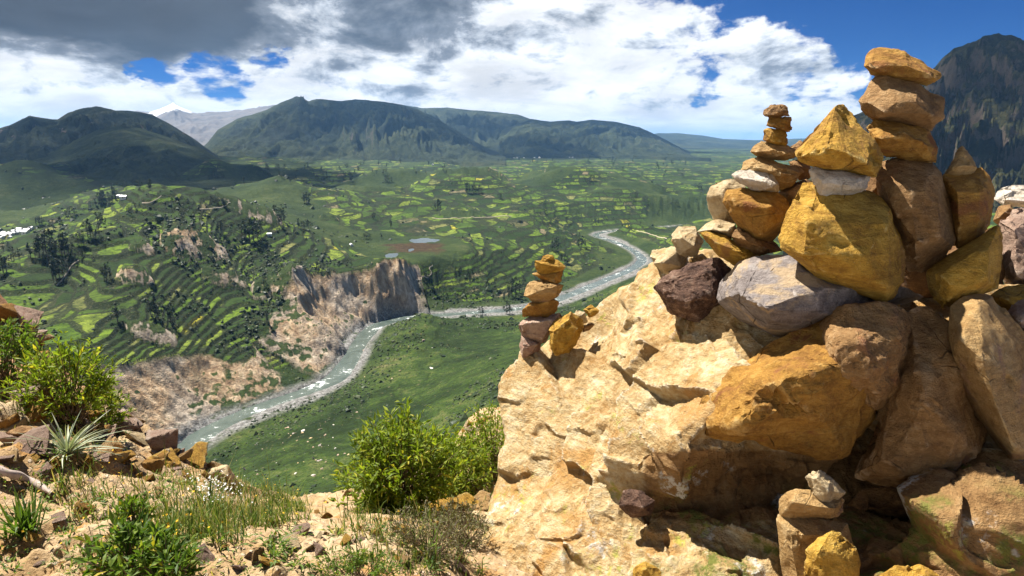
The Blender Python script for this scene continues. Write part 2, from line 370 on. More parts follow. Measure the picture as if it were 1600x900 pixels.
def valley_material():
    m, t, b = material('valley_ground', 0.95, 0.1)
    p = t.pos(); x, y, z = t.sep(p)
    lev, farm, rock, cliff, gravel, ours = [t.attr(k) for k in ('lev', 'farm', 'rock', 'cliff', 'gravel', 'ours')]
    # natural cover: grass, scrub and bare earth
    nb = t.noise(p, 0.012, 6, 0.6); ns = t.noise(p, 0.11, 6, 0.65); nf = t.noise(p, 0.55, 4, 0.65)
    wild = t.ramp(t.m('ADD', t.m('MULTIPLY', nb, 0.6), t.m('MULTIPLY', ns, 0.4)), [(0.32, (0.013, 0.023, 0.008)), (0.46, (0.024, 0.040, 0.011)), (0.57, (0.042, 0.060, 0.016)), (0.70, (0.085, 0.088, 0.034))])
    wild = t.mix(t.ss(nf, 0.50, 0.68), wild, (0.016, 0.028, 0.009))
    wild = t.mix(t.ss(t.noise(p, 0.30, 3, 0.7), 0.66, 0.76, 0.0, 0.75), wild, (0.20, 0.165, 0.10))
    # farmed terraces: each step cut into plots
    fl = t.m('FLOOR', lev); fr = t.m('FRACT', lev)
    wv = t.vm('ADD', p, t.scale(t.noise(p, 0.02, 3, 0.5, out=1), 26.0))
    wx, wy, _ = t.sep(wv)
    cell = t.comb(t.m('MULTIPLY', wx, 0.034), t.m('MULTIPLY', wy, 0.021), t.m('MULTIPLY', fl, 3.71))
    cid = t.vor(cell, 1.0, 'F1', 'Color'); cr, cg, cb = t.sep(cid)
    edge = t.vor(cell, 1.0, 'DISTANCE_TO_EDGE', 'Distance')
    plot = t.ramp(cr, [(0.0, (0.018, 0.034, 0.008)), (0.28, (0.032, 0.058, 0.010)), (0.42, (0.070, 0.120, 0.012)), (0.60, (0.120, 0.185, 0.018)), (0.78, (0.175, 0.225, 0.030)), (0.92, (0.19, 0.19, 0.06)), (0.965, (0.20, 0.16, 0.09)), (0.992, (0.36, 0.33, 0.03))], 'CONSTANT')
    plot = t.mix(t.ss(ns, 0.40, 0.62, 0.0, 0.65), plot, (0.022, 0.042, 0.009))
    plot = t.mix(t.ss(nb, 0.46, 0.58, 0.0, 0.5), plot, (0.026, 0.046, 0.010))
    plot = t.mix(t.ss(t.noise(p, 0.25, 4, 0.7), 0.54, 0.62, 0.0, 0.8), plot, (0.012, 0.021, 0.007))
    riser = t.m('MAXIMUM', t.ss(t.m('ADD', fr, t.m('MULTIPLY', t.m('SUBTRACT', ns, 0.5), 0.5)), 0.58, 0.70), t.ss(edge, 0.06, 0.03))
    farmc = t.mix(t.m('MULTIPLY', riser, 0.88), plot, t.ramp(nf, [(0.38, (0.008, 0.014, 0.005)), (0.58, (0.022, 0.028, 0.012)), (0.74, (0.13, 0.115, 0.075))]))
    col = t.mix(t.ss(farm, 0.25, 0.6), wild, farmc)
    col = t.mix(t.attr('marsh'), col, t.ramp(ns, [(0.35, (0.030, 0.020, 0.010)), (0.6, (0.055, 0.035, 0.016)), (0.75, (0.07, 0.09, 0.02))]))
    # our own side of the river: steep pasture
    oc = t.ramp(t.m('ADD', t.m('MULTIPLY', t.m('SUBTRACT', t.m('ADD', t.m('MULTIPLY', nb, 0.5), t.m('MULTIPLY', t.noise(p, 0.06, 7, 0.75, 0.5), 0.5)), 0.5), 1.7), 0.5), [(0.36, (0.011, 0.021, 0.006)), (0.46, (0.022, 0.040, 0.009)), (0.55, (0.038, 0.066, 0.012)), (0.64, (0.070, 0.092, 0.022)), (0.74, (0.14, 0.125, 0.055))])
    oc = t.mix(t.ss(nf, 0.50, 0.60, 0.0, 0.85), oc, (0.014, 0.024, 0.007))
    oc = t.mix(t.ss(t.noise(p, 0.22, 4, 0.7), 0.60, 0.70, 0.0, 0.7), oc, (0.15, 0.13, 0.07))
    zz = t.m('ADD', t.m('MULTIPLY', z, 0.30), t.m('MULTIPLY', t.noise(p, 0.03, 4, 0.6), 5.0))
    oc = t.mix(t.m('MULTIPLY', t.ss(t.m('FRACT', t.m('ADD', zz, t.m('MULTIPLY', ns, 1.6))), 0.62, 0.8), t.ss(t.noise(p, 0.02, 4, 0.6), 0.50, 0.62, 0.0, 0.7)), oc, (0.014, 0.023, 0.007))
    oc = t.mix(t.ss(t.noise(p, 0.035, 6, 0.7, 0.6), 0.55, 0.66, 0.0, 0.75), oc, (0.022, 0.034, 0.010))
    col = t.mix(t.m('MULTIPLY', ours, 0.9), col, oc)
    # bare cliffs: streaked down the fall line
    sx = t.noise(t.scale(p, (0.16, 0.16, 0.035)), 1.0, 7, 0.68, 0.4); sc = t.noise(p, 0.018, 4, 0.5)
    rc = t.ramp(sx, [(0.30, (0.14, 0.11, 0.085)), (0.44, (0.32, 0.255, 0.19)), (0.56, (0.47, 0.385, 0.29)), (0.70, (0.60, 0.52, 0.41))])
    rc = t.mix(t.ss(sc, 0.45, 0.62, 0.0, 0.75), rc, t.ramp(sx, [(0.30, (0.17, 0.095, 0.05)), (0.46, (0.38, 0.245, 0.13)), (0.60, (0.53, 0.385, 0.23)), (0.72, (0.62, 0.49, 0.32))]))
    nz = t.sep(t.normal())[2]
    bare = t.m('ADD', t.m('MULTIPLY', nz, -1.0), t.m('ADD', t.m('MULTIPLY', t.noise(p, 0.07, 5, 0.65), 0.75), 0.0))
    k = t.m('MAXIMUM', t.m('MULTIPLY', rock, t.ss(bare, -0.42, -0.25)), t.m('MULTIPLY', cliff, t.ss(bare, -0.56, -0.42)))
    col = t.mix(k, col, rc)
    # river gravel
    gc = t.ramp(t.noise(p, 0.5, 5, 0.75), [(0.34, (0.06, 0.058, 0.052)), (0.5, (0.17, 0.165, 0.155)), (0.66, (0.34, 0.335, 0.32))])
    gv = t.m('MULTIPLY', gravel, t.ss(t.noise(p, 0.10, 4, 0.6), 0.30, 0.46))
    col = t.mix(gv, col, gc)
    t.l.new(col, b.inputs['Base Color'])
    t.l.new(t.bump(t.m('ADD', ns, t.m('MULTIPLY', nf, 0.6)), 0.8, 3.0), b.inputs['Normal'])
    return m
valley_me = build_valley(); valley_me.materials.append(valley_material())
put('valley_ground', valley_me, kind='structure')

# ------------------------------------------------------------------ the river
def build_river():
    n = 9; u = np.linspace(-1, 1, n)
    P = RIV[:, :2]; T = np.gradient(P, axis=0); T /= np.linalg.norm(T, axis=1)[:, None]; Nn = np.stack([-T[:, 1], T[:, 0]], -1)
    W = RIV[:, 2] + 5
    XY = P[:, None] + Nn[:, None] * (W[:, None] * u)[..., None]
    V = np.concatenate([XY, np.full(XY.shape[:2] + (1,), RIVER_Z)], -1).reshape(-1, 3)
    m, t, b = material('river_water', 0.12, 0.5)
    p = t.pos(); n1 = t.noise(p, 0.05, 6, 0.65, 0.6); n2 = t.noise(p, 0.33, 5, 0.7)
    foam = t.ss(t.m('ADD', t.m('MULTIPLY', n1, 0.75), t.m('MULTIPLY', n2, 0.5)), 0.69, 0.78)
    c = t.mix(foam, t.ramp(n1, [(0.35, (0.055, 0.075, 0.062)), (0.65, (0.11, 0.135, 0.115))]), (0.74, 0.77, 0.76))
    t.l.new(c, b.inputs['Base Color']); t.l.new(t.m('ADD', t.m('MULTIPLY', foam, 0.6), 0.14), b.inputs['Roughness'])
    t.l.new(t.bump(n2, 0.5, 1.0), b.inputs['Normal'])
    put('river_water', mesh_np('river', V, grid_faces(len(P), n)[:, ::-1], m), kind='structure')
build_river()
def build_ponds():
    m, t, b = material('pond_water', 0.06, 0.5); b.inputs['Base Color'].default_value = (0.10, 0.12, 0.12, 1)
    for i, (cx, cy, a, b_) in enumerate(POND):
        n = 40; th = np.arange(n) / n * 2 * np.pi; V = [(cx, cy, -149.75)] + [(cx + a * 1.3 * math.cos(q), cy + b_ * 1.3 * math.sin(q), -149.75) for q in th]
        put('pond_water', mesh_np('pond', V, [(0, 1 + k, 1 + (k + 1) % n) for k in range(n)], m), kind='structure')
build_ponds()

# ------------------------------------------------------------------ mountains
def mountain_material(name, ramp, rockc, rock_amt, scale, scree=None):
    m, t, b = material(name, 0.95, 0.1)
    p = t.pos(); n1 = t.noise(p, 0.0022 * scale, 8, 0.62, 0.3); n2 = t.noise(p, 0.02 * scale, 7, 0.68)
    c = t.ramp(t.m('ADD', t.m('MULTIPLY', t.m('SUBTRACT', n1, 0.25), 0.75), t.m('MULTIPLY', n2, 0.62)), ramp)
    nz = t.sep(t.normal())[2]
    k = t.ss(t.m('ADD', t.m('SUBTRACT', 1.0, nz), t.m('MULTIPLY', t.m('SUBTRACT', n2, 0.5), 1.1)), 0.62 - rock_amt, 0.82 - rock_amt)
    c = t.mix(k, c, t.ramp(t.noise(t.scale(p, (1, 1, 0.3)), 0.03 * scale, 6, 0.7), [(0.3, tuple(q * 0.45 for q in rockc)), (0.7, rockc)]))
    if scree:
        c = t.mix(t.ss(t.noise(p, 0.006 * scale, 6, 0.7, 0.5), 0.60, 0.68), c, scree)
    dots = t.ss(t.noise(p, 0.07 * scale, 3, 0.6), 0.58, 0.66)
    c = t.mix(t.m('MULTIPLY', dots, 0.7), c, (0.012, 0.02, 0.010))
    t.l.new(c, b.inputs['Base Color']); t.l.new(t.bump(n2, 1.0, 30 / scale), b.inputs['Normal'])
    return m
def mountain(name, sil, depth, run, foot, mat, nu=260, nv=110, gully=0.16, wave=260.0, seed=1, back=0.8, power=1.15, crest=0.012, label=None):
    s = np.array(sil, float); px = np.linspace(s[0, 0], s[-1, 0], nu); py = np.interp(px, s[:, 0], s[:, 1])
    dep = np.interp(px, s[:, 0], s[:, 2]) if s.shape[1] > 2 else np.full(nu, float(depth))
    C = at_depth(px, py, dep)
    out = C[:, :2] / np.linalg.norm(C[:, :2], axis=1)[:, None]
    v = np.concatenate([-np.linspace(1, 0, nv) ** 1.25, np.linspace(0, 1, nv // 3)[1:] * back])
    U, Vv = np.meshgrid(np.arange(nu), v, indexing='ij')
    XY = C[:, None, :2] + out[:, None] * (Vv * run)[..., None]
    a = np.abs(Vv); H = C[:, 2] - foot
    x, y = XY[..., 0], XY[..., 1]
    fall = (1 - np.clip(a / np.where(Vv > 0, back, 1), 0, 1)) ** power
    arc = np.concatenate([[0], np.cumsum(np.linalg.norm(np.diff(C[:, :2], axis=0), axis=1))])[:, None] + 0 * a
    wx = arc + 0.35 * run * fbm(x / (wave * 4), y / (wave * 4), oct=3, seed=seed + 5)
    g = fbm(wx / wave, a * run / (wave * 3.2), oct=6, gain=0.55, seed=seed, ridged=True); g = np.sign(g) * np.abs(g) ** 1.15 - 0.15
    g2 = fbm(x / (wave * 0.9), y / (wave * 0.9), oct=6, gain=0.55, seed=seed + 9)
    env = np.clip(a * 3.2, 0, 1) * np.clip((1 - a) * 4, 0, 1)
    Z = foot + H[:, None] * fall + np.maximum(H, 60)[:, None] * (gully * env * g + gully * 0.55 * env * g2)
    Z += (np.maximum(H, 60)[:, None] * crest) * fbm(x / (wave * .25), y / (wave * .25), oct=4, gain=0.6, seed=seed + 3) * (1 - np.clip((a - .75) * 4, 0, 1))
    Z = np.where(a > 0.97, Z - 25, Z)
    me = mesh_np(name, np.stack([x, y, Z], -1).reshape(-1, 3), grid_faces(nu, len(v))[:, ::-1], mat)
    o = put(name, me, kind='structure')
    if label: o['label'] = label
    return o
G_L = [(0.34, (0.009, 0.014, 0.008)), (0.47, (0.021, 0.030, 0.013)), (0.58, (0.038, 0.048, 0.020)), (0.70, (0.065, 0.066, 0.036))]
mat_left = mountain_material('scrub_mountain', G_L, (0.11, 0.085, 0.08), 0.06, 1.3, (0.24, 0.17, 0.15))
mat_mid = mountain_material('grassy_mountain', G_L, (0.12, 0.10, 0.085), -0.02, 1.0)
mat_hill = mountain_material('grassy_hill', [(0.34, (0.016, 0.026, 0.010)), (0.5, (0.032, 0.046, 0.015)), (0.68, (0.065, 0.072, 0.028))], (0.12, 0.10, 0.08), -0.06, 1.6)
mat_far = mountain_material('far_mountain', G_L, (0.16, 0.14, 0.12), 0.02, 0.6)
mat_cliff = mountain_material('dark_cliff_mountain', [(0.36, (0.009, 0.011, 0.005)), (0.5, (0.026, 0.028, 0.010)), (0.66, (0.070, 0.064, 0.024))], (0.115, 0.088, 0.064), 0.17, 3.0)
mountain('snow_peak_range', [(150, 190), (215, 172), (232, 176), (250, 172), (262, 166), (270, 161), (277, 166), (285, 170), (298, 175), (320, 177), (350, 174), (400, 169), (430, 163), (470, 168), (560, 200)], 9800, 3600, -90, None, nu=240, nv=70, gully=0.12, wave=700, seed=4, crest=0.05)
def snow_material():
    m, t, b = material('snow_and_rock', 0.8, 0.2)
    p = t.pos(); z = t.sep(p)[2]; x = t.sep(p)[0]
    n = t.noise(p, 0.0016, 8, 0.65)
    lim = t.m('ADD', t.m('MULTIPLY', z, 0.00185), t.m('MULTIPLY', n, 0.9))
    lim = t.m('SUBTRACT', lim, t.m('MULTIPLY', t.m('ABSOLUTE', t.m('ADD', x, 5450.0)), 0.00034))
    c = t.mix(t.ss(lim, 1.14, 1.26), t.ramp(t.noise(p, 0.003, 7, 0.6), [(0.3, (0.06, 0.055, 0.052)), (0.7, (0.14, 0.12, 0.105))]), (0.85, 0.87, 0.9))
    t.l.new(c, b.inputs['Base Color']); t.l.new(t.bump(n, 0.6, 200), b.inputs['Normal']); return m
bpy.data.objects['snow_peak_range'].data.materials.append(snow_material())
mountain('far_blue_mountain', [(980, 214), (1030, 208), (1060, 208), (1100, 212), (1130, 217), (1180, 219), (1260, 216), (1330, 212), (1420, 215), (1500, 220)], 12500, 4000, -100, mat_far, nu=150, nv=60, gully=0.2, wave=900, seed=14)
mountain('hazy_spur', [(1090, 250), (1130, 240), (1170, 233), (1230, 236), (1300, 232), (1400, 238)], 9500, 2200, -100, mat_far, nu=90, nv=50, gully=0.2, wave=600, seed=17)
mountain('rear_ridge', [(560, 190), (625, 163), (660, 169), (700, 168), (735, 172), (775, 175), (810, 179), (850, 194), (900, 212), (950, 232), (985, 246)], 8200, 3000, -108, mat_mid, nu=200, nv=80, gully=0.32, wave=320, seed=23)
mountain('right_ridge', [(780, 205), (830, 186), (860, 190), (890, 188), (900, 190), (925, 187), (960, 190), (1000, 199), (1030, 213), (1062, 230), (1092, 246), (1110, 256)], 6600, 2300, -112, mat_mid, nu=200, nv=90, gully=0.30, wave=260, seed=29)
mountain('middle_mountain', [(300, 246), (325, 222), (340, 203), (370, 186), (415, 172), (440, 160), (452, 155), (463, 150), (472, 152), (482, 158), (495, 154), (530, 158), (555, 155), (590, 158), (625, 163), (650, 170), (675, 181), (700, 196), (730, 214), (760, 231), (790, 243)], 5200, 2300, -104, mat_mid, nu=330, nv=130, gully=0.34, wave=230, seed=33)
mountain('left_mountain', [(-330, 190), (-200, 170), (-80, 200), (0, 200), (15, 196), (45, 181), (65, 184), (90, 187), (107, 176), (130, 169), (150, 166), (180, 172), (205, 173), (225, 176), (240, 180), (270, 196), (300, 215), (335, 240), (365, 256)], 3600, 2150, -98, mat_left, nu=330, nv=130, gully=0.36, wave=190, seed=41, crest=0.02)
mountain('left_foothill', [(-260, 290), (-120, 268), (0, 262), (60, 246), (110, 222), (150, 204), (185, 197), (215, 199), (250, 210), (290, 224), (320, 234), (345, 252), (365, 266)], 2350, 1180, -104, mat_hill, nu=300, nv=110, gully=0.28, wave=150, seed=47)
mountain('right_mountain', [(1240, 232), (1290, 212), (1334, 180), (1362, 168), (1400, 140), (1440, 118), (1462, 104), (1475, 88), (1492, 74), (1515, 68), (1538, 57), (1560, 53), (1580, 56), (1600, 62), (1680, 50), (1800, 90), (2000, 60)], 1900, 1150, -150, mat_cliff, nu=340, nv=170, gully=0.30, wave=90, seed=53, crest=0.012, power=0.95)

# ------------------------------------------------------------------ unseen cumulus added above the frame to lay shade on the hills
def build_shade_clouds():
    m = bpy.data.materials.new('shade_cloud_vapour'); m.use_nodes = True; t = NT(m.node_tree); out = m.node_tree.nodes['Material Output']; b = m.node_tree.nodes['Principled BSDF']
    b.inputs['Base Color'].default_value = (0.9, 0.9, 0.9, 1); b.inputs['Roughness'].default_value = 1.0
    tr = t.n.new('ShaderNodeBsdfTransparent'); mx = t.n.new('ShaderNodeMixShader')
    t.l.new(t.m('MULTIPLY', t.attr('body'), t.ss(t.noise(t.pos(), 0.004, 6, 0.6), 0.38, 0.58, 0.25, 0.8)), mx.inputs[0]); t.l.new(tr.outputs[0], mx.inputs[1]); t.l.new(b.outputs[0], mx.inputs[2]); t.l.new(mx.outputs[0], out.inputs['Surface'])
    for i, (T, alt, rx, ry) in enumerate([((-2300, 3000, 0), 1700, 1250, 800), ((-1350, 2150, -50), 1500, 1000, 520), ((-500, 5000, 0), 2700, 1300, 800), ((1650, 1700, 100), 1500, 800, 560), ((-980, 1600, -110), 1400, 620, 400), ((700, 7000, 0), 3600, 1500, 900)]):
        bm = bmesh.new(); bmesh.ops.create_icosphere(bm, subdivisions=5, radius=1.0); V = np.array([v.co[:] for v in bm.verts]); F = np.array([[v.index for v in f.verts] for f in bm.faces]); bm.free()
        k = 1 + 0.55 * fbm(V[:, 0] * 1.6 + i * 5, V[:, 1] * 1.6, V[:, 2] * 1.6, oct=5, gain=0.55, seed=200 + i)
        sl = np.array(sun_dir) / np.array([rx, ry, min(rx, ry) * 0.45]); sl /= np.linalg.norm(sl); body = smooth(np.abs(V @ sl), 0.05, 0.75)   # opacity fades at the rim seen from the sun, softening the shadow
        V = V * k[:, None]; V[:, 2] = np.where(V[:, 2] < 0, V[:, 2] * 0.35, V[:, 2]) ; V *= np.array([rx, ry, min(rx, ry) * 0.55])
        c = Vector(T) + sun_dir * (alt / sun_dir.z)
        put('shade_cloud', mesh_np('shade_cloud', V, F, m, True, dict(body=body)), None, c, kind='structure')
build_shade_clouds()
# ------------------------------------------------------------------ materials of the near rock
def stone_material(name, stops, patch=None, patch_lo=0.52, scale=1.0, lichen=0.0, edge=0.35, bump=0.9, spots=0.5, zone=False, crack=0.6):
    m, t, b = material(name, 0.82, 0.25)
    o = t.n.new('ShaderNodeObjectInfo'); p = t.vm('ADD', t.objco(), t.scale(t.comb(o.outputs['Random'], o.outputs['Random'], o.outputs['Random']), (37.0, 53.0, 71.0)))
    n1 = t.noise(p, 5.5 * scale, 7, 0.70, 0.5); n2 = t.noise(p, 34 * scale, 6, 0.75); n3 = t.noise(p, 150 * scale, 3, 0.75)
    st = t.noise(t.scale(p, (1.0, 1.0, 5.0)), 9 * scale, 6, 0.7, 0.7)
    f = t.m('ADD', t.m('ADD', t.m('MULTIPLY', n1, 0.45), t.m('MULTIPLY', n2, 0.42)), t.m('MULTIPLY', t.m('SUBTRACT', st, 0.4), 0.28))
    c = t.ramp(t.m('ADD', t.m('MULTIPLY', t.m('SUBTRACT', f, 0.5), 1.35), 0.5), stops)
    if patch: c = t.mix(t.ss(t.noise(p, 3.6 * scale, 8, 0.66, 0.6), patch_lo, patch_lo + 0.10), c, patch)
    # iron stains, dark pits
    c = t.mix(t.ss(t.noise(p, 12 * scale, 8, 0.72, 0.8), 0.57, 0.70, 0.0, spots), c, tuple(q * 0.38 for q in stops[0][1]))
    c = t.mix(t.ss(n3, 0.60, 0.72, 0.0, 0.55), c, tuple(q * 0.45 for q in stops[0][1]))
    c = t.mix(t.ss(n3, 0.40, 0.30, 0.0, 0.35), c, tuple(min(q * 1.25, 0.75) for q in stops[-1][1]))
    pw = t.vm('ADD', p, t.scale(t.noise(p, 5 * scale, 3, 0.5, out=1), 0.07 / scale))
    ck = t.m('MULTIPLY', t.ss(t.vor(pw, 4.2 * scale, 'DISTANCE_TO_EDGE', 'Distance'), 0.014, 0.0), t.ss(t.noise(p, 3.0 * scale, 3, 0.5), 0.53, 0.62))
    c = t.mix(t.m('MULTIPLY', ck, crack), c, tuple(q * 0.16 for q in stops[0][1]))
    bed = t.noise(t.scale(pw, (1.0, 1.6, 9.0)), 5 * scale, 4, 0.6)
    c = t.mix(t.ss(bed, 0.56, 0.66, 0.0, 0.35), c, tuple(q * 0.55 for q in stops[1][1]))
    # freshly broken arrises are paler
    pt = t.n.new('ShaderNodeNewGeometry').outputs['Pointiness']
    c = t.mix(t.m('MULTIPLY', t.ss(t.m('ADD', pt, t.m('MULTIPLY', t.m('SUBTRACT', n2, 0.5), 0.12)), 0.52, 0.60), edge), c, tuple(min(q * 1.35 + 0.06, 0.75) for q in stops[-1][1]))
    if zone:                                           # low zones: browner rock with shade mixed into its colour, plus moss
        zb = t.attr('brown_shade'); nb = t.noise(p, 6, 6, 0.65, 0.4)
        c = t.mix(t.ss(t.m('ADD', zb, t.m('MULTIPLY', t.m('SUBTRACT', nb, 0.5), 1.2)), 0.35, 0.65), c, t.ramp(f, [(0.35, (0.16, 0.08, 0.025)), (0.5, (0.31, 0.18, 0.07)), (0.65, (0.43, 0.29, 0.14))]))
        c = t.mix(t.m('MULTIPLY', t.attr('moss'), t.m('MULTIPLY', t.ss(t.noise(p, 5, 5, 0.65), 0.46, 0.58), t.ss(n2, 0.38, 0.55))), c, (0.15, 0.16, 0.03))
    if lichen:
        lz = t.noise(p, 4.5 * scale, 5, 0.6); sp = t.noise(p, 38 * scale, 4, 0.7)
        up = t.ss(t.sep(t.normal())[2], -0.3, 0.5)
        c = t.mix(t.m('MULTIPLY', t.m('MULTIPLY', t.ss(lz, 0.60, 0.66), t.ss(sp, 0.44, 0.56)), lichen), c, (0.60, 0.60, 0.56))
        l2 = t.noise(t.vm('ADD', p, (9.0, 4.0, 2.0)), 5.0 * scale, 5, 0.6)
        c = t.mix(t.m('MULTIPLY', t.m('MULTIPLY', t.ss(l2, 0.57, 0.66), t.ss(sp, 0.48, 0.60)), lichen), c, (0.36, 0.36, 0.06))
    t.l.new(c, b.inputs['Base Color'])
    h = t.m('ADD', t.m('ADD', t.m('MULTIPLY', n2, 0.7), t.m('MULTIPLY', n3, 0.25)), t.m('MULTIPLY', n1, 0.8)); h = t.m('SUBTRACT', h, t.m('MULTIPLY', ck, 0.6 * crack)); h = t.m('ADD', h, t.m('MULTIPLY', bed, 0.5))
    t.l.new(t.bump(h, bump, 0.036 / scale), b.inputs['Normal'])
    return m
SM = dict(
    gold=stone_material('golden_sandstone', [(0.32, (0.25, 0.125, 0.016)), (0.48, (0.45, 0.255, 0.034)), (0.62, (0.55, 0.35, 0.070)), (0.75, (0.62, 0.46, 0.20))], (0.30, 0.15, 0.04), 0.56),
    amber=stone_material('amber_sandstone', [(0.32, (0.21, 0.095, 0.016)), (0.48, (0.37, 0.19, 0.034)), (0.62, (0.46, 0.27, 0.065)), (0.75, (0.55, 0.38, 0.16))], (0.24, 0.095, 0.028), 0.56),
    cream=stone_material('cream_sandstone', [(0.30, (0.36, 0.25, 0.12)), (0.48, (0.52, 0.40, 0.23)), (0.62, (0.58, 0.48, 0.31)), (0.75, (0.62, 0.54, 0.40))], (0.42, 0.26, 0.10), 0.56),
    tan=stone_material('tan_sandstone', [(0.30, (0.27, 0.15, 0.050)), (0.48, (0.42, 0.265, 0.105)), (0.62, (0.50, 0.35, 0.17)), (0.75, (0.58, 0.45, 0.28))], (0.33, 0.19, 0.12), 0.55),
    brown=stone_material('brown_sandstone', [(0.30, (0.17, 0.085, 0.028)), (0.48, (0.30, 0.170, 0.065)), (0.62, (0.38, 0.24, 0.11)), (0.75, (0.48, 0.35, 0.21))], (0.27, 0.125, 0.055), 0.56),
    pink=stone_material('pinkish_sandstone', [(0.30, (0.24, 0.145, 0.10)), (0.48, (0.38, 0.26, 0.19)), (0.62, (0.47, 0.35, 0.26)), (0.75, (0.55, 0.45, 0.36))], (0.30, 0.16, 0.11), 0.55),
    grey=stone_material('grey_slate', [(0.30, (0.13, 0.105, 0.095)), (0.48, (0.25, 0.215, 0.20)), (0.62, (0.36, 0.32, 0.295)), (0.75, (0.48, 0.43, 0.38))], (0.42, 0.31, 0.19), 0.52, edge=0.5),
    white=stone_material('whitish_quartzite', [(0.30, (0.40, 0.33, 0.24)), (0.48, (0.55, 0.48, 0.39)), (0.62, (0.62, 0.57, 0.49)), (0.75, (0.68, 0.64, 0.58))], (0.45, 0.31, 0.16), 0.60),
    rust=stone_material('rusty_brown_rock', [(0.32, (0.10, 0.048, 0.018)), (0.48, (0.19, 0.098, 0.034)), (0.62, (0.28, 0.155, 0.055)), (0.75, (0.38, 0.24, 0.10))], (0.13, 0.055, 0.03), 0.56),
    dark=stone_material('maroon_rock', [(0.34, (0.055, 0.028, 0.020)), (0.47, (0.13, 0.070, 0.045)), (0.57, (0.25, 0.155, 0.105)), (0.68, (0.46, 0.35, 0.26))], (0.42, 0.32, 0.23), 0.56, edge=0.5),
)
RV = np.array([1.0, 0, 0]); UV = np.array([0, SP, CP]); FV = np.array([0, CP, -SP])
def rough_hull(points, size, seed, bevel=0.035, rough=1.0, target=None, cuts=6, strata=None):
    """broken stone: hull of the corner points, edges knocked off, surface chipped"""
    bm = bmesh.new()
    for p in points: bm.verts.new(p)
    r = bmesh.ops.convex_hull(bm, input=bm.verts[:])
    bmesh.ops.delete(bm, geom=[v for v in bm.verts if not v.link_faces], context='VERTS')
    rc = random.Random(seed * 13 + 5)
    for _ in range(rc.randint(5, 8)):                     # corners struck off flat
        n = Vector((rc.gauss(0, 1), rc.gauss(0, 1), rc.gauss(0, 1))).normalized()
        top = max(bm.verts, key=lambda v: v.co.dot(n)).co.dot(n)
        bmesh.ops.bisect_plane(bm, geom=bm.verts[:] + bm.edges[:] + bm.faces[:], plane_co=n * (top - size * rc.uniform(0.012, 0.05)), plane_no=n, clear_outer=True)
    bmesh.ops.convex_hull(bm, input=bm.verts[:])
    bmesh.ops.delete(bm, geom=[v for v in bm.verts if not v.link_faces], context='VERTS')
    bmesh.ops.dissolve_limit(bm, angle_limit=math.radians(5), verts=bm.verts[:], edges=bm.edges[:])
    bmesh.ops.bevel(bm, geom=bm.edges[:], offset=size * 0.007, offset_type='OFFSET', segments=1, profile=0.6, affect='EDGES', clamp_overlap=True)
    bmesh.ops.remove_doubles(bm, verts=bm.verts[:], dist=size * 0.004)
    L = target or size / 30
    for _ in range(cuts):
        bmesh.ops.triangulate(bm, faces=bm.faces[:])
        es = [e for e in bm.edges if e.calc_length() > L]
        if not es or len(bm.faces) > 11000: break
        bmesh.ops.subdivide_edges(bm, edges=es, cuts=1)
    bmesh.ops.triangulate(bm, faces=bm.faces[:])
    bmesh.ops.recalc_face_normals(bm, faces=bm.faces[:])
    bm.normal_update()
    V = np.array([v.co[:] for v in bm.verts]); Nn = np.array([v.normal[:] for v in bm.verts])
    F = np.array([[v.index for v in f.verts] for f in bm.faces]); bm.free()
    q = V / size; s = seed * 7.31
    d = 0.022 * fbm(q[:, 0] * 2.1 + s, q[:, 1] * 2.1, q[:, 2] * 2.1, oct=3, seed=seed)
    w = fbm(q[:, 0] * 3.2 - s, q[:, 1] * 3.2, q[:, 2] * 3.2 + s, oct=3, seed=seed + 3)
    d += 0.050 * (np.floor(w * 5) / 5 + smooth(w * 5 - np.floor(w * 5), 0.85, 1.0) / 5)      # broken steps
    d += 0.013 * fbm(q[:, 0] * 9 + s, q[:, 1] * 9, q[:, 2] * 9, oct=4, gain=0.6, seed=seed + 6, ridged=True)
    d -= 0.05 * smooth(fbm(q[:, 0] * 2.6 + 2 * s, q[:, 1] * 2.6, q[:, 2] * 2.6, oct=4, seed=seed + 8), 0.34, 0.44)   # spalls
    return V + Nn * (d * size * rough)[:, None], F
STONE_N = [0]
def stone_mesh(outline, d, thick, front=None, mat='gold', seed=None, bevel=0.03, rough=1.0, target=None):
    STONE_N[0] += 1; seed = seed or STONE_N[0]; rnd = random.Random(seed)
    o = np.array(outline, float); c = o.mean(0); o = c + (o - c) * 1.03
    pts = [at_depth(x, y, d + rnd.uniform(-0.14, 0.14) * thick) for x, y in o]
    if front is None:
        front = [(c[0] + (x - c[0]) * k, c[1] + (y - c[1]) * k, rnd.uniform(0.5, 0.95)) for (x, y), k in zip(o[::2], [rnd.uniform(0.4, 0.72) for _ in o[::2]])]
    for x, y, f in front: pts.append(at_depth(x, y, d - f * thick * 0.5))
    for x, y in o[rnd.randrange(2)::2]:
        k = rnd.uniform(0.45, 0.8); pts.append(at_depth(c[0] + (x - c[0]) * k, c[1] + (y - c[1]) * k, d + rnd.uniform(0.35, 0.55) * thick))
    pts = np.array(pts); org = pts.mean(0); size = float(max(np.ptp(o[:, 0]), np.ptp(o[:, 1]))) * d / FPX
    V, F = rough_hull(pts - org, size, seed, bevel, rough, min(max(size / 34, 3.6 * d / FPX), size / 11))
    me = mesh_np('stone', V, F, SM[mat] if isinstance(mat, str) else mat); me.set_sharp_from_angle(angle=math.radians(32)); return me, org
def stone(name, label, outline, d, thick, front=None, mat='gold', group=None, cat='stone', parent=None, **k):
    me, org = stone_mesh(outline, d, thick, front, mat, **k)
    if parent is not None:
        o = put(name, me, parent, org - np.array(parent.location)); o['label'] = label; return o
    return put(name, me, None, org, label, cat, group)

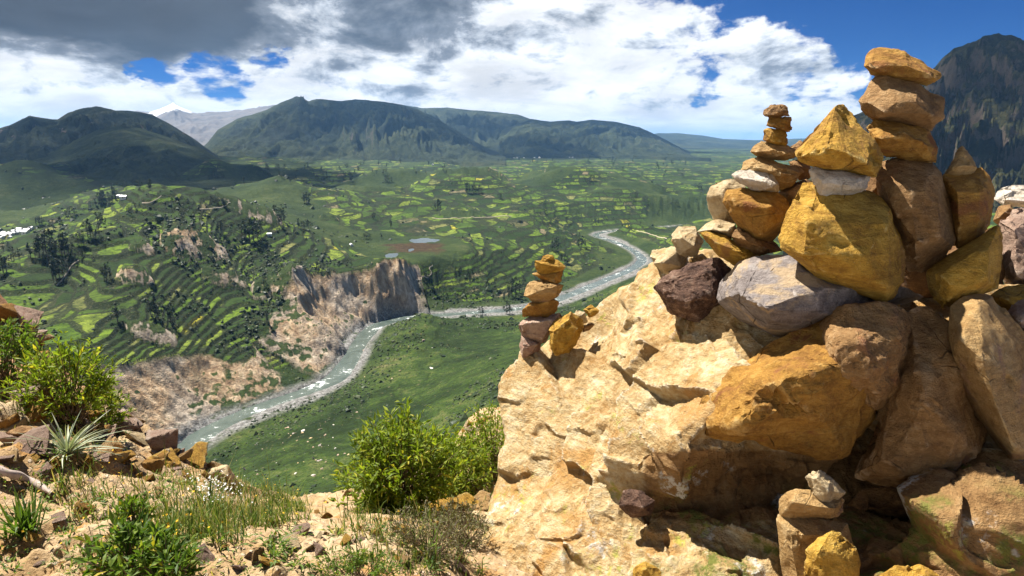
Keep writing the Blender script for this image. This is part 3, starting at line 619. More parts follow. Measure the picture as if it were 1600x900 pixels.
# ------------------------------------------------------------------ the ground we stand on
near_px = [(0, 900, 2.1), (200, 900, 2.05), (500, 900, 2.1), (700, 900, 2.35), (900, 940, 2.4), (1200, 960, 2.6), (1600, 960, 2.6), (0, 1150, 1.6), (400, 1150, 1.55), (800, 1200, 1.6), (1500, 1200, 1.6),
    (0, 800, 2.5), (150, 800, 2.6), (300, 800, 2.8), (450, 800, 3.3), (600, 800, 3.45), (720, 830, 3.1), (800, 830, 3.3),
    (0, 700, 3.0), (100, 700, 3.1), (200, 722, 3.4), (290, 740, 3.9), (350, 765, 4.0), (430, 778, 4.2), (600, 775, 4.1), (680, 765, 4.3), (750, 745, 4.7),
    (0, 600, 3.9), (60, 620, 3.9), (120, 645, 4.1), (0, 530, 4.6), (-200, 560, 4.2), (-300, 700, 3.2), (-300, 430, 5.6),
    (700, 700, 5.8), (740, 648, 7.0), (790, 645, 7.2), (785, 705, 5.2), (860, 640, 7.4), (1000, 640, 7.6), (1300, 640, 7.6), (1600, 640, 7.5)]
near_edge = [(-300, 430, 5.6), (-100, 440, 5.4), (0, 472, 5.2), (30, 500, 5.1), (65, 532, 5.0), (110, 572, 4.9), (190, 648, 4.7), (270, 702, 4.6), (365, 745, 4.6), (450, 772, 4.5), (545, 765, 4.5), (640, 740, 5.2), (740, 645, 7.2), (800, 640, 7.4), (1000, 640, 7.8), (1300, 640, 7.8), (1700, 640, 7.8)]
def _near_rbf():
    P = [at_depth(*p) for p in near_px]
    for (x, y, d) in near_edge:
        e = at_depth(x, y, d); P.append(e)
        u = np.array([e[0], e[1], 0]); u /= np.linalg.norm(u)
        P.append(e + u * 1.0 + np.array([0, 0, -1.25])); P.append(e + u * 3.2 + np.array([0, 0, -4.4])); P.append(e + u * 8.0 + np.array([0, 0, -9.5]))
    Q = np.array(P); X = Q[:, :2]; n = len(X)
    def phi(r): return r * r * np.log(r + 1e-9)
    A = np.zeros((n + 3, n + 3)); A[:n, :n] = phi(np.linalg.norm(X[:, None] - X[None], axis=-1)) + np.eye(n) * 0.03; A[:n, n] = 1; A[:n, n + 1:] = X; A[n:, :n] = A[:n, n:].T
    w = np.linalg.solve(A, np.concatenate([Q[:, 2], np.zeros(3)]))
    def f(x, y):
        Y = np.stack([x, y], -1).reshape(-1, 2)
        return (phi(np.sqrt(((Y[:, None] - X[None]) ** 2).sum(-1))) @ w[:n] + w[n] + Y @ w[n + 1:]).reshape(np.shape(x))
    return f
near_rbf = _near_rbf()
def near_height(x, y):
    x = np.asarray(x, float); y = np.asarray(y, float)
    z = near_rbf(x, y)
    left = smooth(-x, 0.7, 1.8)                                  # the bank on the left is loose broken rock
    z = z + 0.05 * fbm(x * 1.6, y * 1.6, oct=3, seed=71) + left * 0.10 * (fbm(x * 2.6, y * 2.6, oct=4, gain=0.6, seed=73, ridged=True) - 0.35)
    w = fbm(x * 3.3, y * 3.3, oct=3, seed=78)
    z = z + left * 0.09 * (np.floor(w * 4) / 4 + smooth(w * 4 - np.floor(w * 4), 0.7, 1.0) / 4)
    z = z + 0.022 * fbm(x * 9, y * 9, oct=4, gain=0.62, seed=75) + 0.012 * fbm(x * 34, y * 34, oct=2, seed=76)
    return z
def near_hit(px, py, lo=1.2, hi=9.0):
    """where the sight line of a pixel meets the ground"""
    px = np.atleast_1d(np.asarray(px, float)); py = np.atleast_1d(np.asarray(py, float)); r = ray(px, py)
    ds = np.linspace(lo, hi, 160); hit = np.full(len(px), np.nan)
    for a in ds:
        P = r * a; m = np.isnan(hit) & (P[:, 2] < near_rbf(P[:, 0], P[:, 1])); hit[m] = a
    ok = ~np.isnan(hit); d = hit[ok]
    for _ in range(5):
        if ok.any(): q = r[ok] * d[:, None]; d = d + 0.7 * np.clip(near_height(q[:, 0], q[:, 1]) / r[ok][:, 2] - d, -0.3, 0.3)
    P = r * hit[:, None]
    if ok.any(): P[ok] = r[ok] * d[:, None]; P[ok, 2] = near_height(P[ok, 0], P[ok, 1])
    return P, ok
def build_near_ground():
    az = np.concatenate([np.linspace(-1.3, -0.74, 30, endpoint=False), np.linspace(-0.74, 0.12, 330, endpoint=False), np.linspace(0.12, 1.2, 60)])
    rr = np.concatenate([np.linspace(0.25, 1.3, 14, endpoint=False), np.geomspace(1.3, 8.0, 250), np.geomspace(8.2, 13, 12)])
    A, R = np.meshgrid(az, rr, indexing='ij'); x = R * np.sin(A); y = R * np.cos(A)
    z = near_height(x.ravel(), y.ravel()).reshape(x.shape)
    m, t, b = material('sandy_ground', 0.95, 0.15)
    p = t.pos(); n1 = t.noise(p, 1.5, 6, 0.6); n2 = t.noise(p, 13, 7, 0.68); n3 = t.noise(p, 70, 5, 0.7)
    c = t.ramp(t.m('ADD', t.m('MULTIPLY', n1, 0.5), t.m('MULTIPLY', n2, 0.5)), [(0.30, (0.20, 0.115, 0.045)), (0.45, (0.36, 0.24, 0.12)), (0.58, (0.47, 0.35, 0.21)), (0.72, (0.53, 0.43, 0.30))])
    c = t.mix(t.ss(t.noise(p, 4.0, 6, 0.65, 0.5), 0.54, 0.66, 0.0, 0.8), c, (0.36, 0.185, 0.055))
    c = t.mix(t.ss(n3, 0.58, 0.70, 0.0, 0.75), c, (0.12, 0.07, 0.035))
    peb = t.vor(p, 42.0, 'F1', 'Color'); pd = t.vor(p, 42.0, 'F1', 'Distance'); pr = t.sep(peb)[0]
    k = t.m('MULTIPLY', t.ss(pd, 0.42, 0.30), t.ss(pr, 0.62, 0.66))
    c = t.mix(t.m('MULTIPLY', k, 0.8), c, t.mix(t.sep(peb)[1], (0.55, 0.46, 0.34), (0.24, 0.14, 0.07)))
    nz = t.sep(t.normal())[2]
    x_ = t.sep(p)[0]
    red = t.m('MULTIPLY', t.ss(x_, -2.9, -3.5), t.ss(n1, 0.30, 0.5))
    c = t.mix(t.m('MULTIPLY', red, 0.6), c, (0.30, 0.13, 0.06))
    t.l.new(c, b.inputs['Base Color'])
    h = t.m('ADD', t.m('MULTIPLY', k, 0.5), t.m('ADD', t.m('MULTIPLY', n2, 1.0), t.m('MULTIPLY', n3, 0.5)))
    t.l.new(t.bump(h, 0.8, 0.03), b.inputs['Normal'])
    put('sandy_ledge_ground', mesh_np('near_ground', np.stack([x, y, z], -1).reshape(-1, 3), grid_faces(len(az), len(rr))[:, ::-1], m), kind='structure')
build_near_ground()

# ------------------------------------------------------------------ the great boulder
boulder_px = [(735, 905, 2.78), (742, 980, 2.6), (762, 800, 2.98), (788, 705, 3.2), (785, 612, 3.45), (800, 588, 3.52), (830, 556, 3.6), (870, 523, 3.62), (940, 468, 3.52), (1000, 426, 3.38), (1060, 390, 3.2), (1110, 392, 3.0), (1200, 410, 2.92), (1300, 440, 2.85), (1420, 462, 2.75), (1500, 462, 2.75), (1600, 455, 2.72), (1720, 455, 2.72),
    (900, 600, 3.2), (850, 680, 3.12), (850, 800, 2.78), (950, 690, 2.76), (1000, 600, 2.82), (1000, 500, 3.08), (1100, 500, 2.78), (1100, 570, 2.55), (1040, 650, 2.48), (950, 770, 2.62), (900, 890, 2.5), (930, 690, 2.80), (985, 725, 2.50), (1050, 700, 2.36), (1100, 680, 2.36),
    (1060, 765, 2.58), (1130, 765, 2.60), (1185, 790, 2.55), (1010, 765, 2.56), (1200, 740, 2.58), (985, 800, 2.56), (1000, 850, 2.42), (1100, 865, 2.32), (1200, 885, 2.25), (1150, 832, 2.42), (1060, 825, 2.48),
    (1260, 735, 2.58), (1320, 752, 2.58), (1400, 768, 2.54), (1500, 770, 2.52), (1580, 740, 2.52), (1300, 800, 2.40), (1370, 812, 2.24), (1460, 800, 2.16), (1550, 785, 2.14), (1400, 860, 2.14), (1500, 860, 2.04), (1610, 800, 2.10), (1610, 880, 1.98),
    (1250, 600, 2.5), (1350, 600, 2.5), (1400, 640, 2.55), (1500, 600, 2.52), (1610, 600, 2.5), (1000, 980, 2.2), (1300, 980, 2.06), (1610, 980, 1.92), (1720, 800, 2.1), (1720, 600, 2.5), (1720, 980, 2.1)]
boulder_outline = [(700, 985), (728, 930), (742, 880), (757, 815), (772, 765), (781, 722), (792, 690), (786, 655), (783, 612), (798, 590), (818, 575), (828, 558), (858, 532), (880, 520), (905, 499), (942, 470), (966, 452), (985, 441), (1000, 424), (1018, 412), (1040, 398), (1062, 388), (1100, 390), (1200, 408), (1300, 436), (1420, 458), (1500, 458), (1600, 450), (1720, 450), (1720, 985)]
def poly_sd(px, py, poly):
    P = np.array(poly, float); Q = np.roll(P, -1, 0); best = np.full(px.shape, 1e18); nx = np.zeros_like(px); ny = np.zeros_like(px); ins = np.zeros(px.shape, bool)
    for a, b in zip(P, Q):
        d = b - a; t = np.clip(((px - a[0]) * d[0] + (py - a[1]) * d[1]) / (d @ d), 0, 1)
        qx = a[0] + t * d[0]; qy = a[1] + t * d[1]; e = (px - qx) ** 2 + (py - qy) ** 2; m = e < best
        best[m] = e[m]; nx[m] = qx[m]; ny[m] = qy[m]
        c = ((a[1] > py) != (b[1] > py)); xx = a[0] + (py - a[1]) / (b[1] - a[1] + 1e-12) * d[0]; ins ^= c & (px < xx)
    return np.where(ins, 1, -1) * np.sqrt(best), nx, ny
def build_boulder_mesh():
    C = np.array(boulder_px, float); X = C[:, :2] / 200.0; n = len(X)
    def phi(r): return r * r * np.log(r + 1e-9)
    A = np.zeros((n + 3, n + 3)); A[:n, :n] = phi(np.linalg.norm(X[:, None] - X[None], axis=-1)) + np.eye(n) * 0.01; A[:n, n] = 1; A[:n, n + 1:] = X; A[n:, :n] = A[:n, n:].T
    w = np.linalg.solve(A, np.concatenate([C[:, 2], np.zeros(3)]))
    xs = np.concatenate([np.arange(696, 1330, 2.2), np.arange(1330, 1724, 3.0)]); ys = np.arange(384, 988, 2.2); gx, gy = np.meshgrid(xs, ys, indexing='ij')
    fx, fy = gx.copy(), gy.copy()
    poly = []
    for a, b in zip(boulder_outline, boulder_outline[1:] + boulder_outline[:1]):         # ragged outline
        for t in np.arange(0, 1, 0.125): poly.append((a[0] + (b[0] - a[0]) * t, a[1] + (b[1] - a[1]) * t))
    poly = np.array(poly); k = np.arange(len(poly)) * 1.0
    poly[:, 0] += 4.0 * fbm(k * 0.35, k * 0, oct=3, seed=81); poly[:, 1] += 4.0 * fbm(k * 0.35, k * 0 + 9, oct=3, seed=82)
    sd, nx, ny = poly_sd(gx, gy, poly)
    inside = sd >= 0
    keep = inside[:-1, :-1] | inside[1:, :-1] | inside[1:, 1:] | inside[:-1, 1:]
    fx[~inside] = nx[~inside]; fy[~inside] = ny[~inside]
    Y = np.stack([fx, fy], -1).reshape(-1, 2) / 200.0; D = np.empty(len(Y))
    for i in range(0, len(Y), 20000):
        y = Y[i:i + 20000]; D[i:i + 20000] = phi(np.sqrt(((y[:, None] - X[None]) ** 2).sum(-1))) @ w[:n] + w[n] + y @ w[n + 1:]
    D = D.reshape(gx.shape)
    P = at_depth(fx, fy, D)
    # rounding over at the outline
    rim = np.clip(1 - np.maximum(sd, 0) / 26, 0, 1); D2 = D + 0.16 * rim ** 2.2
    P = at_depth(fx, fy, D2)
    # broken faces: the rock is flat within each cell of a fracture pattern, stepped at the joints
    du = np.gradient(P, axis=0); dv = np.gradient(P, axis=1); N = np.cross(du, dv); N /= np.linalg.norm(N, axis=-1)[..., None] + 1e-12
    N = -N * np.sign((N * P).sum(-1))[..., None]
    k_ = 9; Np = np.pad(N, ((k_, k_), (k_, k_), (0, 0)), mode='edge'); cs = np.cumsum(np.cumsum(np.pad(Np, ((1, 0), (1, 0), (0, 0))), 0), 1); w_ = 2 * k_ + 1
    N = cs[w_:, w_:] - cs[:-w_, w_:] - cs[w_:, :-w_] + cs[:-w_, :-w_]; N /= np.linalg.norm(N, axis=-1)[..., None] + 1e-12
    rs = np.random.RandomState(7); W = P.reshape(-1, 3); NW = N.reshape(-1, 3); ok_ = (sd.ravel() > 4)
    Wd = W + 0.045 * np.stack([fbm(W[:, 0] * 6, W[:, 1] * 6, W[:, 2] * 6, oct=3, seed=91 + i) for i in range(3)], -1)
    def plates(cells, off, tilt, flat, eps, squash):
        j = rs.choice(np.flatnonzero(ok_), cells, replace=False); S = Wd[j]; S0 = W[j]; nS = NW[j] + rs.normal(0, tilt, (cells, 3)); nS /= np.linalg.norm(nS, axis=1)[:, None]
        o = rs.uniform(-1, 1, cells) * off; out = np.empty(len(W)); sc = np.array(squash)
        for i in range(0, len(W), 6000):
            q = Wd[i:i + 6000]; dd = np.sqrt((((q[:, None] - S[None]) * sc) ** 2).sum(-1)); two = np.argpartition(dd, 1, axis=1)[:, :2]
            r_ = np.arange(len(q)); d0 = dd[r_, two[:, 0]]; d1 = dd[r_, two[:, 1]]; sw = d0 > d1; a_ = np.where(sw, two[:, 1], two[:, 0]); b_ = np.where(sw, two[:, 0], two[:, 1])
            t = np.clip(np.abs(d1 - d0) / eps, 0, 1)
            def val(k): return o[k] - np.clip(((W[i:i + 6000] - S0[k]) * nS[k]).sum(1) * flat, -0.12, 0.12)
            out[i:i + 6000] = val(a_) * (.5 + .5 * t) + val(b_) * (.5 - .5 * t)
        return out.reshape(gx.shape)
    h = plates(70, 0.026, 0.17, 0.9, 0.012, (1, 1, 1.4)) + plates(420, 0.012, 0.20, 0.4, 0.008, (1, 1, 1.7))
    W = P
    h += 0.010 * fbm(W[..., 0] * 5, W[..., 1] * 5, W[..., 2] * 5, oct=4, gain=0.55, seed=95) + 0.010 * fbm(W[..., 0] * 18, W[..., 1] * 18, W[..., 2] * 18, oct=3, gain=0.6, seed=96, ridged=True)
    h *= smooth(np.maximum(sd, 0), 0, 14)
    P = P + N * h[..., None]
    idx = np.arange(gx.size).reshape(gx.shape)
    Q = np.stack([idx[:-1, :-1], idx[:-1, 1:], idx[1:, 1:], idx[1:, :-1]], -1)[keep]
    used = np.unique(Q); remap = np.full(gx.size, -1); remap[used] = np.arange(len(used))
    V = P.reshape(-1, 3)[used]; Q = remap[Q]; sdv = sd.reshape(-1)[used]
    # the far side: walls going back and down from the rim
    E = np.concatenate([Q[:, [0, 1]], Q[:, [1, 2]], Q[:, [2, 3]], Q[:, [3, 0]]]); key = np.sort(E, 1); u, inv, cnt = np.unique(key, axis=0, return_inverse=True, return_counts=True)
    B = E[cnt[inv.ravel()] == 1]; bv = np.unique(B); nb = len(bv); m1 = np.full(len(V), -1); m1[bv] = np.arange(nb)
    c = V.mean(0); VB = V[bv]; out = VB / np.linalg.norm(VB, axis=1)[:, None]
    R1 = VB + out * 0.30 + (c - VB) * 0.03 + np.array([0, 0, -0.06]); R2 = VB + out * 1.0 + (c - VB) * 0.25 + np.array([0, 0, -0.7])
    n0 = len(V); V = np.vstack([V, R1, R2]); a, b = m1[B[:, 0]], m1[B[:, 1]]
    S1 = np.stack([B[:, 1], B[:, 0], n0 + a, n0 + b], -1); S2 = np.stack([n0 + b, n0 + a, n0 + nb + a, n0 + nb + b], -1)
    return V, np.vstack([Q, S1, S2])
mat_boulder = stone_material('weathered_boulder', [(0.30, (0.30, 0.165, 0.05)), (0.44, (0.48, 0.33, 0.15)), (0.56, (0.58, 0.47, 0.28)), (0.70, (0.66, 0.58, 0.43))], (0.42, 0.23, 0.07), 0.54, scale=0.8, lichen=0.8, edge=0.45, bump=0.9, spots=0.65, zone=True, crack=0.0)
bv_, bf_ = build_boulder_mesh(); b_org = np.array([0.9, 2.7, -1.6])
boulder = put('boulder', None, None, b_org, 'huge pale sandstone boulder with lichen carrying the stone piles on the right', 'boulder')
_bx, _by, _bd = to_pixel(bv_)
_brown_shade = np.maximum(smooth(_bx, 1230, 1330) * smooth(_by, 700, 760), smooth(_bx, 980, 1030) * smooth(_by, 690, 720) * (1 - smooth(_by, 800, 830)))  # hollow and lower-right ledge, where painted shade deepens the brown
_moss = smooth(_bx, 960, 1060) * smooth(_by, 740, 800)
_bm = mesh_np('boulder', bv_ - b_org, bf_, mat_boulder, True, dict(brown_shade=_brown_shade, moss=_moss)); _bm.set_sharp_from_angle(angle=math.radians(38))
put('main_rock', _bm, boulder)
def bl(name, label, *a, **k): return stone(name, label, *a, parent=boulder, **k)
bl('block', 'golden brown overhanging block below the grey slab', [(1104, 680), (1084, 640), (1112, 608), (1142, 584), (1178, 554), (1262, 522), (1290, 490), (1352, 480), (1402, 474), (1425, 500), (1421, 552), (1402, 602), (1356, 655), (1316, 712), (1215, 694)], 2.42, 0.62,
   [(1118, 662, 0.55), (1165, 612, 0.62), (1215, 600, 1.0), (1290, 560, 0.85), (1345, 555, 0.95), (1300, 668, 0.8), (1245, 640, 1.05), (1395, 545, 0.8), (1150, 668, 0.8)], 'amber', bevel=0.012, rough=1.15, target=0.013)
bl('block', 'rounded brown knob of rock under the big yellow stone', [(1262, 545), (1290, 494), (1330, 482), (1398, 474), (1427, 500), (1424, 560), (1408, 610), (1370, 640), (1310, 622), (1270, 590)], 2.33, 0.46,
   [(1300, 545, 0.85), (1345, 530, 0.95), (1400, 530, 0.75), (1370, 590, 1.0), (1320, 590, 0.9)], 'brown', bevel=0.02, rough=1.2, target=0.013)
bl('block', 'maroon brown wedge of rock between the golden block and the leaning slab', [(1416, 482), (1450, 474), (1482, 490), (1500, 560), (1520, 640), (1532, 705), (1520, 746), (1490, 756), (1400, 762), (1346, 740), (1362, 702), (1424, 628), (1432, 552)], 2.42, 0.55,
   [(1440, 622, 0.95), (1385, 715, 0.85), (1450, 720, 1.0), (1505, 700, 0.95), (1470, 560, 0.5), (1410, 740, 0.8)], 'brown', bevel=0.015, rough=1.1, target=0.013)
bl('block', 'long brown ledge of rock along the bottom right', [(1300, 780), (1360, 765), (1480, 752), (1590, 724), (1700, 700), (1700, 800), (1560, 778), (1470, 800), (1350, 815)], 2.48, 0.5, [(1350, 800, 0.6), (1480, 782, 0.75), (1600, 752, 0.75)], 'rust', bevel=0.015, target=0.016)

# ------------------------------------------------------------------ leaning slab and stones that lie on the boulder
def S(label, outline, d, thick, front=None, mat='gold', group='stones piled on the boulder', name='stone', **k):
    return stone(name, label, outline, d, thick, front, mat, group, **k)
S('long leaning golden slab at the right edge below the stone piles', [(1486, 480), (1512, 459), (1545, 456), (1572, 492), (1605, 540), (1640, 600), (1650, 700), (1612, 724), (1577, 728), (1556, 690), (1521, 640), (1482, 552)], 2.32, 0.42,
  [(1530, 475, 0.3), (1500, 530, 0.8), (1535, 560, 1.0), (1560, 640, 1.0), (1585, 700, 0.9), (1600, 600, 0.5)], 'tan', bevel=0.012, rough=0.5, name='rock_slab')
S('flat grey slab with a pale left end under the big yellow stone', [(1123, 466), (1131, 444), (1159, 409), (1200, 397), (1234, 397), (1275, 425), (1344, 440), (1400, 448), (1444, 456), (1440, 464), (1372, 480), (1319, 490), (1287, 496), (1266, 519), (1216, 526), (1162, 502), (1134, 481)], 2.62, 0.75,
  [(1150, 470, 0.75), (1185, 484, 0.9), (1240, 475, 1.0), (1300, 466, 1.0), (1350, 468, 0.85), (1180, 500, 0.8), (1240, 508, 0.75)], 'grey', bevel=0.015, rough=0.5, name='rock_slab')
S('rough maroon and white stone left of the grey slab', [(1015, 449), (1036, 432), (1086, 411), (1123, 404), (1145, 419), (1132, 449), (1132, 478), (1111, 489), (1073, 500), (1051, 486), (1036, 467)], 2.84, 0.34,
  [(1050, 438, 0.7), (1100, 425, 0.7), (1070, 470, 1.0), (1110, 460, 1.0)], 'dark', bevel=0.03, rough=1.4)
S('biggest golden yellow stone in the middle of the pile', [(1217, 372), (1226, 345), (1237, 312), (1256, 284), (1280, 292), (1340, 304), (1366, 296), (1386, 319), (1409, 369), (1416, 391), (1412, 437), (1397, 462), (1381, 470), (1344, 450), (1275, 430), (1222, 387)], 2.42, 0.42,
  [(1262, 345, 0.92), (1255, 400, 0.9), (1340, 345, 0.85), (1388, 350, 0.8), (1385, 450, 0.9), (1300, 400, 1.05), (1350, 400, 1.05), (1280, 425, 0.75)], 'gold', bevel=0.014, rough=0.6, target=0.011)
S('small white wedge between the big yellow stone and the pyramid stone', [(1268, 266), (1272, 262), (1319, 268), (1358, 272), (1352, 294), (1322, 306), (1303, 311), (1284, 308), (1272, 288)], 2.38, 0.22,
  [(1285, 285, 0.9), (1330, 290, 0.9), (1345, 280, 0.6), (1290, 272, 0.8)], 'white', bevel=0.03)
S('pyramid shaped yellow stone on the white wedge', [(1244, 237), (1275, 206), (1296, 178), (1306, 167), (1316, 162), (1324, 169), (1341, 191), (1366, 220), (1378, 244), (1374, 262), (1366, 273), (1319, 273), (1275, 263), (1248, 247)], 2.38, 0.36,
  [(1262, 240, 0.85), (1292, 230, 1.0), (1322, 238, 1.05), (1352, 254, 0.9), (1310, 195, 0.45), (1300, 262, 0.5)], 'gold', bevel=0.018, rough=0.8, target=0.011)
tall = 'stones of the tallest tower'
S('wedge shaped stone capping the tallest tower', [(1350, 104), (1354, 88), (1368, 73), (1412, 80), (1447, 98), (1467, 116), (1466, 124), (1447, 132), (1422, 131), (1362, 118)], 2.55, 0.24,
  [(1362, 102, 0.9), (1385, 98, 0.9), (1420, 103, 1.0), (1450, 118, 0.8), (1400, 120, 0.7)], 'amber', tall, bevel=0.018, rough=0.7)
S('broad brown stone second from the top of the tallest tower', [(1342, 158), (1350, 138), (1362, 119), (1384, 119), (1431, 132), (1481, 158), (1472, 184), (1455, 203), (1431, 192), (1400, 187), (1356, 192), (1345, 172)], 2.54, 0.32,
  [(1355, 165, 0.7), (1390, 140, 0.7), (1380, 175, 1.0), (1430, 160, 1.0), (1455, 180, 0.8), (1400, 160, 1.0)], 'brown', tall, bevel=0.016, rough=0.8)
S('orange block third from the top of the tallest tower', [(1359, 202), (1372, 187), (1412, 187), (1450, 203), (1466, 231), (1462, 255), (1441, 248), (1412, 240), (1378, 244), (1364, 221)], 2.52, 0.28,
  [(1375, 217, 0.95), (1412, 208, 0.95), (1440, 222, 0.9), (1400, 214, 1.0)], 'amber', tall, bevel=0.018)
S('tall brown upright stone carrying the tallest tower', [(1366, 292), (1375, 253), (1397, 242), (1431, 243), (1456, 249), (1472, 269), (1480, 300), (1489, 362), (1495, 387), (1478, 406), (1431, 428), (1418, 420), (1405, 385), (1385, 330)], 2.55, 0.42,
  [(1400, 290, 0.75), (1425, 300, 0.9), (1460, 285, 0.85), (1430, 380, 1.0), (1470, 370, 0.95), (1395, 320, 0.7)], 'brown', tall, bevel=0.014, rough=0.6)
S('pointed little stone standing on the right end of the pile', [(1473, 276), (1487, 250), (1499, 232), (1506, 228), (1516, 241), (1527, 261), (1522, 276), (1500, 282)], 2.56, 0.14, [(1492, 262, 0.9), (1508, 258, 1.0)], 'tan', bevel=0.025)
S('upright tan stone under the pointed little stone', [(1472, 272), (1484, 276), (1512, 274), (1534, 261), (1547, 275), (1555, 297), (1553, 310), (1544, 353), (1522, 373), (1497, 386), (1487, 362), (1478, 300)], 2.58, 0.32,
  [(1495, 300, 0.85), (1530, 300, 0.8), (1500, 360, 0.95), (1530, 340, 0.95)], 'amber', bevel=0.016, rough=0.7)
S('squarish orange stone wedged at the lower right of the pile', [(1447, 428), (1462, 414), (1519, 378), (1558, 355), (1564, 384), (1559, 451), (1516, 458), (1487, 472), (1469, 484), (1456, 462)], 2.48, 0.34,
  [(1475, 430, 0.85), (1520, 400, 0.85), (1540, 440, 1.0), (1490, 455, 0.95), (1545, 390, 0.8)], 'gold', bevel=0.014, rough=0.7)
S('dark filler stone added to darken the gap behind the squarish orange stone', [(1395, 420), (1420, 390), (1490, 372), (1560, 350), (1575, 420), (1560, 480), (1480, 486), (1410, 470)], 2.85, 0.3, None, 'rust')  # this and the next: fillers added behind the gaps to keep them dark
S('brown filler stone added to darken the gap between the pyramid stone and the tall tower', [(1350, 300), (1362, 262), (1390, 256), (1410, 300), (1390, 340), (1356, 330)], 2.82, 0.2, None, 'rust')
lt = 'stones of the slim left tower'
S('tiny dark capped stone on top of the slim tower', [(1191, 181), (1193, 172), (1206, 163), (1225, 163), (1234, 173), (1233, 181), (1203, 184)], 2.72, 0.10, None, 'brown', lt, bevel=0.05)
S('small brown block second from the top of the slim tower', [(1196, 195), (1201, 184), (1237, 183), (1237, 203), (1230, 206), (1210, 202)], 2.72, 0.10, None, 'amber', lt, bevel=0.04)
S('small golden block third from the top of the slim tower', [(1192, 219), (1193, 203), (1203, 199), (1228, 206), (1231, 225), (1227, 228), (1206, 224)], 2.72, 0.11, None, 'gold', lt, bevel=0.05)
S('flat tan stone fourth from the top of the slim tower', [(1170, 236), (1190, 220), (1237, 227), (1245, 237), (1239, 246), (1219, 251), (1181, 243)], 2.73, 0.18, [(1185, 238, 0.9), (1215, 240, 1.0), (1235, 240, 0.7)], 'tan', lt, bevel=0.03)
S('small brown stone tucked behind the flat tan stone', [(1234, 230), (1250, 219), (1256, 223), (1252, 244), (1240, 246)], 2.84, 0.10, None, 'brown', lt)
S('wide reddish tan stone in the middle of the slim tower', [(1158, 266), (1161, 253), (1184, 244), (1225, 254), (1253, 261), (1255, 269), (1237, 290), (1217, 300), (1190, 280)], 2.72, 0.24, [(1185, 262, 0.9), (1220, 272, 1.0), (1240, 274, 0.8)], 'tan', lt, bevel=0.025)
S('dark little stone beside the wide reddish tan stone', [(1231, 252), (1256, 250), (1268, 264), (1265, 279), (1248, 282)], 2.85, 0.14, None, 'brown', lt)
S('whitish grey stone jutting left from the slim tower', [(1145, 273), (1156, 266), (1191, 261), (1206, 270), (1217, 287), (1216, 300), (1172, 298), (1153, 285)], 2.66, 0.20, [(1165, 280, 0.8), (1195, 285, 1.0), (1205, 292, 0.9)], 'white', lt, bevel=0.03)
S('cream stone at the far left foot of the slim tower', [(1104, 308), (1110, 292), (1120, 284), (1145, 279), (1166, 290), (1170, 320), (1156, 346), (1130, 350), (1115, 342), (1108, 325)], 2.86, 0.22, [(1125, 305, 0.8), (1140, 320, 1.0)], 'cream', lt, bevel=0.025)
S('orange brown block the slim tower stands on', [(1130, 316), (1137, 298), (1165, 296), (1216, 302), (1236, 316), (1230, 347), (1219, 362), (1203, 381), (1180, 372), (1153, 352), (1140, 335)], 2.68, 0.28, [(1150, 322, 0.9), (1200, 325, 1.0), (1215, 345, 0.9), (1190, 365, 0.9), (1145, 312, 0.8)], 'amber', lt, bevel=0.014, rough=0.6)
S('flat grey brown stone behind the block of the slim tower', [(1216, 302), (1240, 286), (1258, 280), (1272, 286), (1250, 318), (1234, 322)], 2.80, 0.24, None, 'brown', lt)
S('thin grey wedge under the orange brown block', [(1144, 370), (1151, 350), (1181, 368), (1214, 380), (1222, 392), (1190, 400), (1150, 382)], 2.70, 0.24, [(1165, 375, 0.8), (1195, 388, 0.9)], 'brown', lt, bevel=0.025)
S('bright yellow slanting stone left of the grey slab', [(1090, 364), (1112, 359), (1144, 373), (1189, 398), (1178, 412), (1152, 418), (1122, 399)], 2.70, 0.24, [(1112, 376, 0.9), (1145, 390, 1.0), (1165, 404, 0.8)], 'gold', lt, bevel=0.02)
S('pale flat stone on the yellow slanting stone', [(1090, 362), (1104, 350), (1128, 341), (1150, 350), (1152, 368), (1140, 374), (1112, 366)], 2.76, 0.24, [(1110, 358, 0.8), (1135, 362, 0.9)], 'cream', lt, bevel=0.025)
S('cream block at the left end of the pile', [(1046, 374), (1060, 354), (1090, 355), (1099, 380), (1086, 402), (1062, 400)], 2.98, 0.22, [(1066, 372, 0.9), (1085, 385, 1.0)], 'cream', bevel=0.025)
S('low cream stone at the shoulder of the boulder', [(1022, 412), (1036, 394), (1056, 388), (1076, 400), (1070, 420), (1040, 428)], 3.06, 0.2, None, 'cream', bevel=0.03)
# right edge
S('white slab at the right edge beside the pile', [(1553, 312), (1560, 294), (1580, 289), (1640, 288), (1650, 318), (1600, 324), (1566, 322)], 3.3, 0.4, [(1575, 312, 0.7), (1610, 315, 0.8)], 'white', 'stones at the right edge')
S('pinkish stone below the white slab at the right edge', [(1556, 372), (1562, 345), (1582, 325), (1640, 322), (1655, 400), (1640, 462), (1572, 450), (1560, 410)], 2.95, 0.4, [(1585, 360, 0.8), (1610, 400, 0.9), (1590, 430, 0.8)], 'pink', 'stones at the right edge', bevel=0.03)
S('dark chip between the white slab and the pinkish stone', [(1551, 345), (1560, 322), (1580, 320), (1588, 334), (1566, 356)], 3.1, 0.2, None, 'brown', 'stones at the right edge')
S('yellow stone low at the right edge behind the leaning slab', [(1546, 462), (1570, 445), (1650, 440), (1650, 500), (1590, 500), (1570, 482)], 2.62, 0.26, None, 'gold', 'stones at the right edge')
S('small pinkish stone at the right edge below the yellow one', [(1572, 490), (1585, 470), (1650, 462), (1655, 560), (1612, 545), (1580, 512)], 2.5, 0.24, None, 'pink', 'stones at the right edge')
